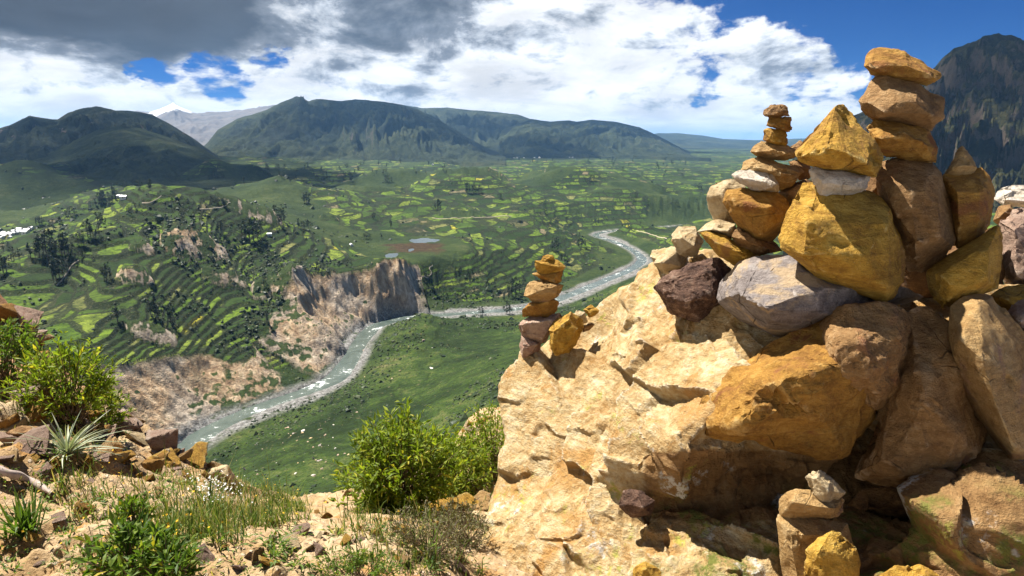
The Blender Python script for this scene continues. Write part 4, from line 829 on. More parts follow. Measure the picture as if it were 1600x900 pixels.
# bottom cairn
fb_ = 'small stack in front of the boulder'
S('tan stone leaning on top of the small front stack', [(1257, 746), (1262, 737), (1280, 731), (1295, 744), (1319, 769), (1306, 783), (1284, 790), (1269, 772)], 2.08, 0.10, [(1278, 750, 0.9), (1292, 768, 1.0), (1284, 780, 0.8)], 'cream', fb_, bevel=0.02)
S('flat tan stone under the leaning one in the front stack', [(1219, 784), (1223, 772), (1253, 762), (1290, 776), (1319, 774), (1322, 784), (1316, 800), (1300, 811), (1219, 809)], 2.1, 0.16, [(1240, 785, 0.9), (1280, 792, 1.0), (1305, 795, 0.8)], 'tan', fb_, bevel=0.018)
S('tall tan block at the base of the front stack', [(1217, 806), (1225, 809), (1300, 812), (1323, 819), (1331, 844), (1340, 881), (1336, 920), (1228, 920), (1222, 860)], 2.12, 0.2, [(1235, 835, 0.9), (1310, 838, 0.9), (1245, 900, 0.9), (1315, 890, 0.9)], 'tan', fb_, bevel=0.015, rough=0.6)
S('bright yellow rounded stone leaning on the front stack', [(1254, 905), (1259, 860), (1278, 840), (1300, 828), (1316, 837), (1334, 848), (1342, 876), (1346, 920), (1258, 925)], 1.96, 0.10, [(1280, 860, 0.9), (1320, 865, 0.9), (1290, 900, 1.0), (1325, 905, 1.0)], 'gold', fb_, bevel=0.02)
S('yellowish stone cut by the bottom edge right of the front stack', [(1355, 925), (1362, 896), (1390, 884), (1440, 885), (1465, 900), (1470, 930)], 2.0, 0.14, None, 'gold', 'small stones along the bottom edge')
S('yellow chip cut by the bottom edge left of the front stack', [(985, 925), (990, 888), (1006, 878), (1030, 888), (1042, 925)], 2.2, 0.12, None, 'gold', 'small stones along the bottom edge')
S('dark purple knob set in the boulder under its lip', [(964, 790), (975, 765), (1000, 766), (1025, 782), (1018, 805), (985, 808)], 2.45, 0.16, None, 'dark', 'knobs on the boulder', rough=1.2)
# left cairn
g_ = 'little cairn on the edge of the boulder'
GD = 3.46
for lab, ol, dd, th, mt in [
    ('tiny golden stone on top of the little cairn', [(844, 411), (848, 399), (864, 398), (867, 407), (858, 413)], 0, 0.06, 'gold'),
    ('boat shaped golden stone near the top of the little cairn', [(834, 406), (845, 408), (857, 412), (870, 407), (882, 417), (875, 426), (854, 431), (840, 428)], 0, 0.11, 'gold'),
    ('thin pointed golden stone third in the little cairn', [(832, 428), (843, 426), (881, 421), (877, 439), (870, 446), (845, 437)], 0.0, 0.12, 'amber'),
    ('rounded speckled tan stone in the middle of the little cairn', [(818, 464), (821, 450), (828, 440), (851, 435), (873, 442), (882, 445), (875, 462), (857, 475), (826, 475)], 0, 0.18, 'tan'),
    ('flat brown stone under the rounded one in the little cairn', [(816, 497), (817, 483), (828, 473), (873, 468), (872, 484), (857, 495), (835, 497)], 0.0, 0.18, 'amber'),
    ('pale pinkish block low in the little cairn', [(808, 508), (826, 494), (864, 493), (877, 484), (882, 494), (866, 512), (846, 538), (814, 526)], 0.0, 0.2, 'pink'),
    ('brown block at the foot of the little cairn', [(813, 540), (815, 524), (846, 534), (842, 550), (832, 557), (815, 562)], 0.02, 0.16, 'pink'),
    ('golden cube shaped stone right of the little cairn', [(857, 516), (867, 502), (892, 488), (911, 502), (914, 511), (902, 532), (889, 550), (864, 555), (859, 536)], -0.1, 0.2, 'gold'),
    ('small flat golden stone right of the golden cube', [(912, 484), (923, 476), (937, 485), (933, 492), (920, 496)], -0.02, 0.09, 'gold'),
    ('thin brown chip lying beside the golden cube', [(908, 510), (922, 504), (930, 506), (922, 516), (911, 519)], -0.02, 0.08, 'brown'),
    ('pale stone behind the golden cube', [(894, 494), (902, 484), (914, 488), (918, 504), (904, 506)], 0.06, 0.09, 'cream')]:
    S(lab, ol, GD + dd, th, None, mt, g_, bevel=0.03, target=0.009)
# ------------------------------------------------------------------ things in the valley
def valley_z(x, y):
    x = np.atleast_1d(np.asarray(x, float)); y = np.atleast_1d(np.asarray(y, float)); return terrain_height(x, y)[0]
def valley_hit(px, py, lo=220.0, hi=6500.0, n=420):
    px = np.atleast_1d(np.asarray(px, float)); py = np.atleast_1d(np.asarray(py, float)); r = ray(px, py); r = r / np.hypot(r[:, 0], r[:, 1])[:, None]
    ds = np.geomspace(lo, hi, n); P = r[:, None] * ds[None, :, None]
    zz = valley_z(P[..., 0].ravel(), P[..., 1].ravel()).reshape(P.shape[:2])
    below = P[..., 2] < zz; k = below.argmax(1); ok = below.any(1) & (k > 0); k = np.clip(k, 1, n - 1); i = np.arange(len(k))
    a = (P[i, k - 1, 2] - zz[i, k - 1]); b = (P[i, k, 2] - zz[i, k]); t = np.clip(a / (a - b + 1e-9), 0, 1)
    d = ds[k - 1] + (ds[k] - ds[k - 1]) * t; H = r * d[:, None]
    return H, ok
# --- trees
def leaf_mat(name, stops, trans=0.3, attr='lv'):
    m = bpy.data.materials.new(name); m.use_nodes = True; t = NT(m.node_tree); b = m.node_tree.nodes['Principled BSDF']
    b.inputs['Roughness'].default_value = 0.55; b.inputs['Specular IOR Level'].default_value = 0.25
    c = t.ramp(t.attr(attr), stops); t.l.new(c, b.inputs['Base Color'])
    tr = t.n.new('ShaderNodeBsdfTranslucent'); t.l.new(t.mix(1.0, c, (1.25, 1.35, 0.6), 'MULTIPLY'), tr.inputs['Color'])
    mx = t.n.new('ShaderNodeMixShader'); mx.inputs[0].default_value = trans
    t.l.new(b.outputs[0], mx.inputs[1]); t.l.new(tr.outputs[0], mx.inputs[2]); t.l.new(mx.outputs[0], m.node_tree.nodes['Material Output'].inputs['Surface'])
    return m
def bark_mat(name, c):
    m, t, b = material(name, 0.9, 0.2); n = t.noise(t.scale(t.objco(), (6, 6, 1.5)), 6.0, 5, 0.65)
    t.l.new(t.ramp(n, [(0.3, tuple(q * 0.5 for q in c)), (0.7, c)]), b.inputs['Base Color']); return m
tree_leaf = leaf_mat('dark_tree_foliage', [(0.0, (0.010, 0.019, 0.008)), (0.5, (0.020, 0.036, 0.013)), (1.0, (0.042, 0.062, 0.020))], 0.15)
bark = bark_mat('tree_bark', (0.16, 0.12, 0.09))
def tube(P, R, n=6):
    P = np.asarray(P, float); R = np.asarray(R, float); T = np.gradient(P, axis=0); T /= np.linalg.norm(T, axis=1)[:, None] + 1e-12
    a = np.cross(T, np.array([0.31, 0.17, 0.93])); a /= np.linalg.norm(a, axis=1)[:, None] + 1e-12; b = np.cross(T, a); th = np.arange(n) / n * 2 * np.pi
    V = (P[:, None] + R[:, None, None] * (a[:, None] * np.cos(th)[None, :, None] + b[:, None] * np.sin(th)[None, :, None])).reshape(-1, 3)
    i = np.arange(len(P) - 1)[:, None] * n; j = np.arange(n)[None]; k = (j + 1) % n
    return V, np.stack([i + j, i + k, i + n + k, i + n + j], -1).reshape(-1, 4)
def join(parts):
    V = []; F = []; o = 0
    for v, f in parts: V.append(v); F.append(f + o); o += len(v)
    return np.vstack(V), np.vstack(F)
def far_tree(seed, slim):
    """unit-height tree: trunk with limbs, crown of leaf clumps"""
    r = np.random.RandomState(seed); lean = r.normal(0, 0.03, 2)
    tp = [(lean[0] * t * t, lean[1] * t * t, t) for t in np.linspace(-0.05, 0.93, 7)]
    parts = [tube(tp, np.linspace(0.022, 0.006, 7), 5)]
    cl = []
    for k in range(9):
        h = r.uniform(0.2, 0.9); a = r.uniform(0, 6.28); w = (0.11 if slim else 0.22) * r.uniform(0.6, 1.2) * (1.1 - 0.6 * abs(h - 0.5))
        base = np.array([lean[0] * h * h, lean[1] * h * h, h]); e = base + np.array([math.cos(a) * w, math.sin(a) * w, r.uniform(0.03, 0.12)])
        parts.append(tube([base, (base + e) / 2 + (0, 0, .01), e], [0.008, 0.005, 0.003], 4)); cl.append((e, r.uniform(0.06, 0.12) * (0.85 if slim else 1.2)))
    cl.append((np.array([lean[0], lean[1], 0.93]), 0.06)); cl.append((np.array([lean[0] * .6, lean[1] * .6, 0.75]), 0.09)); cl.append((np.array([0, 0, 0.5]), 0.10)); cl.append((np.array([0, 0, 0.32]), 0.09))
    tv, tf = join(parts)
    V = []; F = []; A = []
    for c, s in cl:
        n = 34
        u = r.normal(0, 1, (n, 3)); u /= np.linalg.norm(u, axis=1)[:, None]; p = c + u * s * r.uniform(0.3, 1.0, (n, 1)) * np.array([1, 1, 1.25])
        t1 = r.normal(0, 1, (n, 3)); t1 /= np.linalg.norm(t1, axis=1)[:, None]; t2 = np.cross(u + r.normal(0, .5, (n, 3)), t1); t2 /= np.linalg.norm(t2, axis=1)[:, None] + 1e-9
        L = r.uniform(0.018, 0.042, (n, 1)); k = len(V) * 0 + sum(len(v) for v in V)
        V.append(np.stack([p - t1 * L, p - t2 * L * .6, p + t1 * L, p + t2 * L * .6], 1).reshape(-1, 3)); F.append(np.arange(n * 4).reshape(-1, 4) + k); A.append(np.repeat(np.clip(r.uniform(0, 1, n) * .7 + .3 * u[:, 2], 0, 1), 4))
    return mesh_np('tree_trunk', tv, tf, bark), mesh_np('tree_crown', np.vstack(V), np.vstack(F), tree_leaf, False, dict(lv=np.concatenate(A)))
TREES = [far_tree(100 + i, i % 3 == 0) for i in range(7)]
def grove(box, n, h, seed):
    r = random.Random(seed); return [(r.uniform(box[0], box[2]), r.uniform(box[1], box[3]), h * r.uniform(0.7, 1.25)) for _ in range(n)]
tree_sets = [
    ('tall dark tree in the grove by the left terraces above the bushes', [(62, 400, 22), (68, 396, 24), (72, 395, 28), (80, 392, 27), (88, 398, 18), (97, 398, 24), (101, 397, 27), (107, 397, 20), (113, 398, 16), (55, 402, 16), (48, 402, 18), (76, 412, 15), (127, 400, 10), (118, 409, 12)]),
    ('dark tree on the sunlit fields right of the left grove', [(142, 370, 23), (137, 368, 17), (155, 369, 14), (150, 372, 12), (127, 383, 16), (122, 382, 14), (131, 382, 12), (160, 348, 13), (156, 348, 11), (153, 347, 13), (165, 350, 9), (160, 378, 9)]),
    ('dark tree at the foot of the left hill near the white village', [(84, 360, 14), (95, 355, 13), (98, 356, 10), (62, 352, 11), (66, 351, 10), (57, 352, 9), (110, 337, 11), (117, 337, 10), (103, 338, 8), (25, 366, 8), (48, 362, 8)]),
    ('dark tree in the wood on the hillside behind the left fields', grove((154, 305, 186, 318), 16, 11, 1) + [(197, 294, 9), (194, 295, 7), (236, 295, 13), (233, 296, 9), (217, 293, 10), (209, 289, 8), (222, 292, 7), (205, 337, 11), (202, 335, 10), (211, 326, 8), (150, 322, 10), (142, 325, 8), (200, 325, 6), (219, 325, 7), (242, 330, 6)]),
    ('dark tree at the left edge beside the terrace path', [(5, 425, 20), (10, 423, 17), (0, 428, 14), (22, 406, 16), (30, 405, 13), (18, 408, 10), (5, 391, 10), (13, 388, 9), (88, 437, 26), (93, 433, 22), (98, 428, 20), (104, 420, 14), (84, 440, 18), (167, 438, 22), (163, 436, 16), (172, 434, 14)]),
    ('small tree in the rows along the ridge behind the grey crags', grove((318, 314, 352, 323), 14, 9, 2) + grove((326, 276, 352, 284), 10, 8, 3) + [(382, 288, 11), (282, 341, 9), (285, 340, 7), (296, 285, 6)]),
    ('tall dark tree in the clump between the two grey crags', [(384, 372, 24), (390, 376, 31), (396, 374, 30), (402, 372, 28), (408, 370, 24), (378, 368, 16), (345, 361, 16), (341, 360, 13), (348, 362, 12), (432, 333, 12), (429, 331, 10), (440, 350, 22), (444, 348, 18), (436, 350, 15)]),
    ('dark tree in the small clump on the green plain left of centre', [(467, 357, 15), (471, 358, 11), (476, 358, 12), (482, 357, 13), (486, 357, 10), (479, 317, 16), (476, 317, 12), (483, 318, 10)]),
    ('single dark tree on the terraces left of the marsh ponds', [(585, 343, 12), (582, 342, 8), (611, 357, 13), (572, 372, 9), (577, 372, 8), (569, 372, 7), (596, 372, 8), (495, 421, 12), (498, 421, 9)]),
    ('dark tree in the clump below the long pale cliff in the middle', [(684, 328, 17), (688, 327, 12), (680, 328, 10), (730, 301, 15), (734, 302, 12), (739, 302, 13), (743, 302, 12), (748, 302, 13), (752, 301, 9), (780, 311, 9), (783, 312, 8)]),
    ('tree standing alone on the terraced slope above the near cliffs', [(242, 495, 30), (236, 493, 22), (247, 496, 20), (267, 503, 23), (270, 505, 16), (184, 503, 25), (417, 503, 18), (425, 470, 9), (413, 446, 15), (300, 512, 9), (307, 511, 9)]),
    ('dark tree on the riverbank behind the little cairn', [(800, 463, 28), (806, 465, 24), (795, 466, 18), (754, 492, 14), (750, 491, 11), (792, 491, 19), (796, 490, 14), (740, 434, 6), (812, 458, 20), (788, 470, 14), (700, 470, 6), (818, 450, 16)]),
    ('dark tree on the green flat inside the river bend', [(867, 393, 21), (862, 391, 15), (872, 393, 16), (909, 386, 17), (904, 386, 12), (914, 386, 12), (882, 411, 15), (887, 412, 12), (877, 408, 10), (886, 348, 10), (870, 348, 9), (937, 383, 7), (935, 351, 10), (930, 350, 8), (846, 385, 8), (905, 372, 9), (990, 396, 6)]),
    ('small tree on the terraces beyond the river bend', [(982, 356, 8), (977, 356, 7), (972, 355, 7), (986, 356, 6), (1027, 336, 6), (1022, 336, 5), (1050, 321, 6), (1056, 320, 6), (1060, 321, 5), (1045, 321, 5), (1088, 318, 7), (1092, 296, 9), (1096, 298, 8), (1086, 294, 7), (922, 283, 8), (928, 282, 7), (915, 284, 6), (958, 345, 6), (945, 341, 6), (1000, 352, 6)]),
    ('small far tree on the plain at the foot of the middle mountain', grove((410, 262, 560, 288), 34, 8, 4) + grove((560, 250, 700, 275), 22, 7, 5) + [(607, 284, 10), (603, 284, 8), (612, 284, 7), (592, 259, 9)]),
    ('tiny far tree around the white village in the middle', grove((760, 246, 960, 256), 34, 5, 6) + grove((940, 250, 1090, 278), 30, 6, 7))]
def plant_trees():
    k = 0; rnd = random.Random(5)
    for label, spots in tree_sets:
        H, ok = valley_hit([s[0] for s in spots], [s[1] for s in spots])
        for (px, py, h), P, o in zip(spots, H, ok):
            if not o: continue
            hh = h * np.linalg.norm(P) / FPX * 1.08; tr, cr = TREES[k % 7]; k += 1
            w = rnd.uniform(0.85, 1.25) * (1.2 if k % 7 % 3 == 0 else 1.0)
            e = put('tree', None, None, (P[0], P[1], P[2] - 0.6), label, 'tree', label.replace('tall ', '').replace('single ', '').replace('dark tree', 'dark trees').replace('small tree', 'small trees').replace('far tree', 'far trees'))
            e.scale = (hh * w, hh * w, hh); e.rotation_euler = (0, 0, rnd.uniform(0, 6.28))
            put('crown', cr, e)
            if h >= 8: put('trunk', tr, e)
plant_trees()
# --- scrub over the slopes: nobody could count it
def build_scrub():
    r = np.random.RandomState(11); n = 22000
    az = r.uniform(-0.74, 0.34, n); ang = np.radians(r.uniform(2.2, 31, n)); R = 165 / np.tan(ang)
    m = 8000; az = np.concatenate([az, r.uniform(-0.55, 0.1, m)]); R = np.concatenate([R, r.uniform(250, 760, m)]); n += m
    x = R * np.sin(az); y = R * np.cos(az); q = fbm(x / 70, y / 70, oct=4, gain=0.6, seed=131)
    z, base, rr, a_, d, side, bw, t, gravel, cliff, rock = terrain_height(x, y)
    keep = (q + r.normal(0, .10, n) > np.where(R > 800, 0.16, 0.0)) & (d > 16) & (cliff < 0.2 + r.uniform(0, .5, n)) & (np.hypot((x - MARSH[0]) / 70, (y - MARSH[1]) / 100) > 0.9)
    x, y, z, rr = x[keep], y[keep], z[keep], rr[keep]; n = len(x); s = r.lognormal(-0.25, 0.5, n) * np.clip(rr / 480, 0.9, 2.4)
    th = np.arange(5) / 5 * 2 * np.pi
    base_v = np.array([(math.cos(a), math.sin(a), 0.15) for a in th] + [(0.65 * math.cos(a + .6), 0.65 * math.sin(a + .6), 0.85) for a in th] + [(0, 0, 1.15)])
    V = base_v[None] * s[:, None, None] * r.uniform(0.6, 1.3, (n, 11, 3)); V[..., 2] -= 0.5 * s[:, None]
    V += np.stack([x, y, z], -1)[:, None]
    f = []
    for i in range(5): j = (i + 1) % 5; f += [(i, j, 5 + i), (j, 5 + j, 5 + i), (5 + i, 5 + j, 10)]
    F = (np.array(f)[None] + np.arange(n)[:, None, None] * 11).reshape(-1, 3)
    m = leaf_mat('scrub_foliage', [(0.0, (0.012, 0.022, 0.008)), (0.5, (0.026, 0.045, 0.013)), (1.0, (0.06, 0.075, 0.025))], 0.1)
    put('scrub', mesh_np('scrub', V.reshape(-1, 3), F, m, False, dict(lv=np.repeat(r.uniform(0, 1, n), 11))), kind='stuff', label='dark green scrub dotting the valley slopes', cat='scrub')
build_scrub()
# --- pale boulders lying on the pasture of the near slope
def slope_boulders():
    ms = []
    for i in range(5):
        rnd = random.Random(900 + i); pts = [(rnd.gauss(0, .42), rnd.gauss(0, .42), rnd.gauss(0, .3)) for _ in range(14)]
        V, F = rough_hull(np.array(pts), 1.0, 50 + i, 0.03, 1.0, 0.5, 1); ms.append(mesh_np('field_boulder', V, F, SM[('pink', 'pink', 'grey', 'tan', 'white')[i]]))
    r = np.random.RandomState(3); px = []; py = []
    for (x0, y0, x1, y1, n) in [(440, 660, 530, 745, 44), (330, 690, 440, 750, 10), (500, 620, 620, 680, 8), (560, 520, 680, 600, 10), (480, 690, 560, 755, 16)]:
        px += list(r.uniform(x0, x1, n)); py += list(r.uniform(y0, y1, n))
    H, ok = valley_hit(px, py, 180, 1200)
    for i in range(len(px)):
        if not ok[i]: continue
        s = r.lognormal(-0.05, 0.45) * np.linalg.norm(H[i]) / 360
        o = put('field_boulder', ms[i % 5], None, H[i] + np.array([0, 0, -0.02 * s]), 'pale boulder lying on the green slope between bush and river', 'boulder', 'pale boulders on the green slope by the river')
        o.scale = (s, s, s * r.uniform(0.6, 1.0)); o.rotation_euler = (r.uniform(0, 1), r.uniform(0, 1), r.uniform(0, 6.28))
slope_boulders()
# --- houses
def house_meshes():
    m1, t, b = material('white_plaster', 0.9, 0.2); n = t.noise(t.objco(), 1.2, 5, 0.6); t.l.new(t.ramp(n, [(0.3, (0.55, 0.52, 0.47)), (0.7, (0.72, 0.70, 0.66))]), b.inputs['Base Color'])
    m2, t, b = material('sheet_metal_roof', 0.45, 0.5); n = t.noise(t.objco(), 0.8, 5, 0.6); t.l.new(t.ramp(n, [(0.3, (0.52, 0.53, 0.55)), (0.7, (0.74, 0.75, 0.77))]), b.inputs['Base Color'])
    m3, t, b = material('dark_opening', 0.6, 0.3); b.inputs['Base Color'].default_value = (0.05, 0.045, 0.04, 1)
    x, y, h, g, e = 4.0, 2.8, 3.0, 1.5, 0.45
    W = mesh_np('house_wall', [(-x, -y, -2), (x, -y, -2), (x, y, -2), (-x, y, -2), (-x, -y, h), (x, -y, h), (x, y, h), (-x, y, h)], [(0, 1, 5, 4), (1, 2, 6, 5), (2, 3, 7, 6), (3, 0, 4, 7), (4, 5, 6, 7)], m1, False)
    R = mesh_np('house_roof', [(-x - e, -y - e, h - .2), (x + e, -y - e, h - .2), (x + e, y + e, h - .2), (-x - e, y + e, h - .2), (-x - e, 0, h + g), (x + e, 0, h + g)], [(0, 1, 5, 4), (2, 3, 4, 5), (0, 4, 3, 3), (1, 2, 5, 5)][:2], m2, False)
    D = mesh_np('house_door', [(-.5, -y - .03, 0), (.5, -y - .03, 0), (.5, -y - .03, 2), (-.5, -y - .03, 2)], [(0, 1, 2, 3)], m3, False)
    Wn = mesh_np('house_window', [(1.6, -y - .03, 1), (2.7, -y - .03, 1), (2.7, -y - .03, 2), (1.6, -y - .03, 2)], [(0, 1, 2, 3)], m3, False)
    G = mesh_np('house_gable', [(-x, -y, h), (-x, y, h), (-x, 0, h + g * .9), (x, -y, h), (x, 0, h + g * .9), (x, y, h)], [(0, 1, 2), (3, 4, 5)], m1, False)
    return W, R, D, Wn, G
HM = house_meshes()
def houses(spots, label, group, seed, size=1.0):
    r = random.Random(seed); H, ok = valley_hit([s[0] for s in spots], [s[1] for s in spots])
    for P, o in zip(H, ok):
        if not o: continue
        e = put('house', None, None, (P[0], P[1], P[2]), label, 'house', group); s = size * r.uniform(0.8, 1.3); e.scale = (s * r.uniform(0.9, 1.6), s, s * r.uniform(0.9, 1.2)); e.rotation_euler = (0, 0, r.choice([0, 0.3, 1.4, -0.4, 2.0]))
        for nm, me in zip(('wall', 'roof', 'door', 'window', 'gable'), HM): put(nm, me, e)
rnd_h = random.Random(8)
houses([(rnd_h.uniform(-6, 48), rnd_h.uniform(-2, 9)) for _ in range(26)] and [(x, 371 - x * 0.22 + rnd_h.uniform(-4, 5)) for x in [rnd_h.uniform(-8, 50) for _ in range(26)]], 'white house with metal roof in the village at the left edge', 'white houses of the left village', 2, 0.75)
houses([(x, 245.5 + rnd_h.uniform(-1.6, 1.6)) for x in [rnd_h.uniform(794, 862) for _ in range(30)] + [rnd_h.uniform(882, 900) for _ in range(6)]], 'tiny white house in the far village below the right ridge', 'white houses of the far village', 3, 1.25)
houses([(421, 367.5)], 'lone white hut on the plain right of the pale crag', 'lone huts', 4, 0.75)
houses([(549, 384)], 'lone white hut on the fields left of the marsh', 'lone huts', 5, 0.6)
houses([(676, 258)], 'lone white hut on the far plain above the pale cliff', 'lone huts', 6, 1.0)
houses([(185, 308), (190, 309), (193, 310)], 'white hut below the wood on the left hillside', 'huts below the hillside wood', 7, 0.9)
# --- footpaths and tracks
def path(px, width, label):
    H, ok = valley_hit([p[0] for p in px], [p[1] for p in px]); H = H[ok]
    if len(H) < 2: return
    H = catmull(H, 14); T = np.gradient(H[:, :2], axis=0); T /= np.linalg.norm(T, axis=1)[:, None] + 1e-9
    Nn = np.stack([-T[:, 1], T[:, 0]], -1); w = width * 0.75 * np.linalg.norm(H, axis=1) / FPX; rows = []
    for s in (-1, -0.5, 0, 0.5, 1):
        q = H[:, :2] + Nn * (w * s)[:, None]; rows.append(np.column_stack([q, valley_z(q[:, 0], q[:, 1]) + 1.3 - 0.9 * abs(s)]))
    V = np.stack(rows, 1).reshape(-1, 3); F = grid_faces(len(H), 5); n0 = np.cross(V[F[0, 1]] - V[F[0, 0]], V[F[0, 3]] - V[F[0, 0]])
    o = put('dirt_path', mesh_np('path', V, F if n0[2] > 0 else F[:, ::-1], path_mat), kind='structure'); o['label'] = label
path_mat, t_, b_ = material('pale_dirt', 0.95, 0.1); t_.l.new(t_.ramp(t_.noise(t_.pos(), 0.2, 5, 0.7), [(0.3, (0.26, 0.21, 0.15)), (0.7, (0.46, 0.40, 0.31))]), b_.inputs['Base Color'])
path([(88, 447), (96, 440), (104, 428), (112, 416), (123, 408)], 1.1, 'pale footpath climbing the left terraces')
path([(676, 415), (671, 420), (674, 427), (669, 434), (658, 438), (645, 441)], 0.8, 'pale track curling above the brown cliff')
path([(292, 396), (300, 386), (312, 328), (330, 327), (345, 325), (360, 317)][2:], 0.7, 'pale path along the ridge above the crag')
path([(222, 318), (232, 318), (240, 315), (247, 311), (252, 307)], 0.9, 'pale bend of road by the red soil')
path([(675, 341), (700, 342), (730, 341), (765, 340), (800, 338)], 0.8, 'pale road across the middle of the plain')
path([(995, 360), (1015, 366), (1030, 371), (1042, 373)], 0.9, 'pale track above the river bend')
# ------------------------------------------------------------------ plants on the ledge
def unit(v): return v / (np.linalg.norm(v, axis=-1, keepdims=True) + 1e-9)
def leaf_blades(P, D, U, L, W, droop, r, seg=2):
    """pointed leaves: base P, direction D, face normal U"""
    n = len(P); D = unit(D); S = unit(np.cross(D, U)); N = np.cross(S, D); L = np.asarray(L)[:, None]; W = np.asarray(W)[:, None]; dr = np.asarray(droop)[:, None]
    down = np.array([0, 0, -1.0])
    def mid(t): return P + D * L * t + down * dr * L * t * t
    rows = [P]
    if seg == 2:
        m = mid(0.45); tip = mid(1.0)
        V = np.stack([P, m + S * W * .5 + N * W * .18, m, m - S * W * .5 + N * W * .18, tip], 1)
        f = np.array([(0, 2, 1), (0, 3, 2), (1, 2, 4), (2, 3, 4)])
    else:
        m1 = mid(0.3); m2 = mid(0.65); tip = mid(1.0)
        V = np.stack([P - S * W * .3, P + S * W * .3, m1 + S * W * .5, m1 - S * W * .5, m2 + S * W * .4, m2 - S * W * .4, tip], 1)
        f = np.array([(0, 1, 2), (0, 2, 3), (3, 2, 4), (3, 4, 5), (5, 4, 6)])
    k = V.shape[1]; F = (f[None] + np.arange(n)[:, None, None] * k).reshape(-1, 3)
    lv = np.repeat(np.clip(r.uniform(0, 1, n), 0, 1), k)
    return V.reshape(-1, 3), F, lv
twig_mat = bark_mat('twig_bark', (0.20, 0.14, 0.085))
green_leaf = leaf_mat('bright_bush_leaf', [(0.0, (0.075, 0.12, 0.012)), (0.5, (0.16, 0.22, 0.02)), (0.9, (0.26, 0.31, 0.03)), (1.0, (0.42, 0.36, 0.04))], 0.45)
dark_leaf = leaf_mat('green_bush_leaf', [(0.0, (0.045, 0.095, 0.014)), (0.5, (0.10, 0.165, 0.022)), (0.93, (0.17, 0.23, 0.035)), (1.0, (0.40, 0.32, 0.03))], 0.42)
grass_leaf = leaf_mat('grass_blade', [(0.0, (0.045, 0.085, 0.014)), (0.5, (0.10, 0.15, 0.025)), (0.8, (0.20, 0.20, 0.05)), (1.0, (0.38, 0.30, 0.12))], 0.35)
dry_leaf = leaf_mat('dry_twig_leaf', [(0.0, (0.075, 0.060, 0.032)), (0.5, (0.13, 0.11, 0.055)), (1.0, (0.16, 0.17, 0.06))], 0.2)
def bush(name, label, base, rad, n_twigs, per, leaf, width, mat, seed, center_up=0.55, shell=0.45, lumps=0.35, upward=0.45, cat='bush', group='bushes on the ledge', stem_r=0.004):
    r = np.random.RandomState(seed); base = np.array(base, float); rad = np.array(rad, float)
    c = np.array([0, 0, rad[2] * center_up * 2 * 0.5 + 0.02])
    u = unit(r.normal(0, 1, (n_twigs * 2, 3))); u = u[u[:, 2] > -0.75][:n_twigs]
    lump = 1 + lumps * fbm(u[:, 0] * 2.2 + seed, u[:, 1] * 2.2, u[:, 2] * 2.2, oct=2, seed=seed)
    E = c + u * rad * (r.uniform(shell, 1.0, len(u)) ** 0.6 * lump)[:, None]; E[:, 2] = np.maximum(E[:, 2], 0.03)
    stems = []; Ps = []; Ds = []
    for i, e in enumerate(E):
        b0 = np.array([r.normal(0, rad[0] * .12), r.normal(0, rad[1] * .12), -0.03]); m = b0 * .5 + e * .5 + np.array([0, 0, rad[2] * 0.18])
        t = np.linspace(0, 1, 6)[:, None]; pts = (1 - t) ** 2 * b0 + 2 * t * (1 - t) * m + t * t * e
        if i % 2 == 0 or len(E) < 90: stems.append(tube(pts, np.linspace(stem_r, stem_r * .3, 6), 4))
        tan = unit(e - m); tt = r.uniform(0.55, 1.02, per) ** 0.8
        q = ((1 - tt) ** 2)[:, None] * b0 + (2 * tt * (1 - tt))[:, None] * m + (tt * tt)[:, None] * e
        dirs = unit(r.normal(0, 1, (per, 3)) * 0.8 + tan * 0.7 + np.array([0, 0, upward])); Ps.append(q + dirs * leaf * 0.15); Ds.append(dirs)
    P = np.vstack(Ps); D = np.vstack(Ds); n = len(P)
    V, F, lv = leaf_blades(P, D, unit(r.normal(0, 1, (n, 3)) * .6 + np.array([0, 0, 1.0])), leaf * r.uniform(0.55, 1.25, n), width * r.uniform(0.7, 1.2, n), r.uniform(0.0, 0.45, n), r)
    o = put(name, None, None, base, label, cat, group)
    put('foliage', mesh_np('bush_foliage', V, F, mat, False, dict(lv=lv)), o, kind='stuff')
    sv, sf = join(stems); put('stems', mesh_np('bush_stems', sv, sf, twig_mat), o)
    return o
def on_ground(px, py):
    P, ok = near_hit([px], [py]); return P[0]
b1 = on_ground(628, 800)
bush('bush', 'leafy bright green bush in the middle of the ledge', on_ground(630, 800), (0.38, 0.32, 0.33), 420, 14, 0.058, 0.015, green_leaf, 21, center_up=0.85, cat='bush')
bush('bush', 'lower leafy bush right behind the middle bush', on_ground(712, 770), (0.26, 0.24, 0.24), 210, 13, 0.052, 0.013, green_leaf, 22, center_up=0.8)
bush('bush', 'green bush tucked against the left side of the boulder', on_ground(768, 748), (0.24, 0.26, 0.34), 200, 12, 0.05, 0.012, green_leaf, 23, center_up=0.85)
bush('bush', 'airy yellow green bush on the rocky left bank', on_ground(112, 655), (0.32, 0.28, 0.27), 190, 13, 0.062, 0.015, green_leaf, 24, center_up=0.95, shell=0.3, lumps=0.6, upward=0.7)
bush('bush', 'small leafy bush trailing right of the airy left bush', on_ground(165, 662), (0.17, 0.16, 0.20), 90, 12, 0.055, 0.014, green_leaf, 25, center_up=0.7, upward=0.7)
bush('bush', 'dense green bush cut by the left edge', on_ground(12, 606), (0.26, 0.26, 0.26), 170, 13, 0.055, 0.014, dark_leaf, 26, center_up=0.85)
bush('weed', 'broad leaved green weed at the bottom left', on_ground(215, 905), (0.135, 0.12, 0.10), 66, 12, 0.05, 0.015, dark_leaf, 27, center_up=0.75, cat='weed', group='weeds on the ledge')
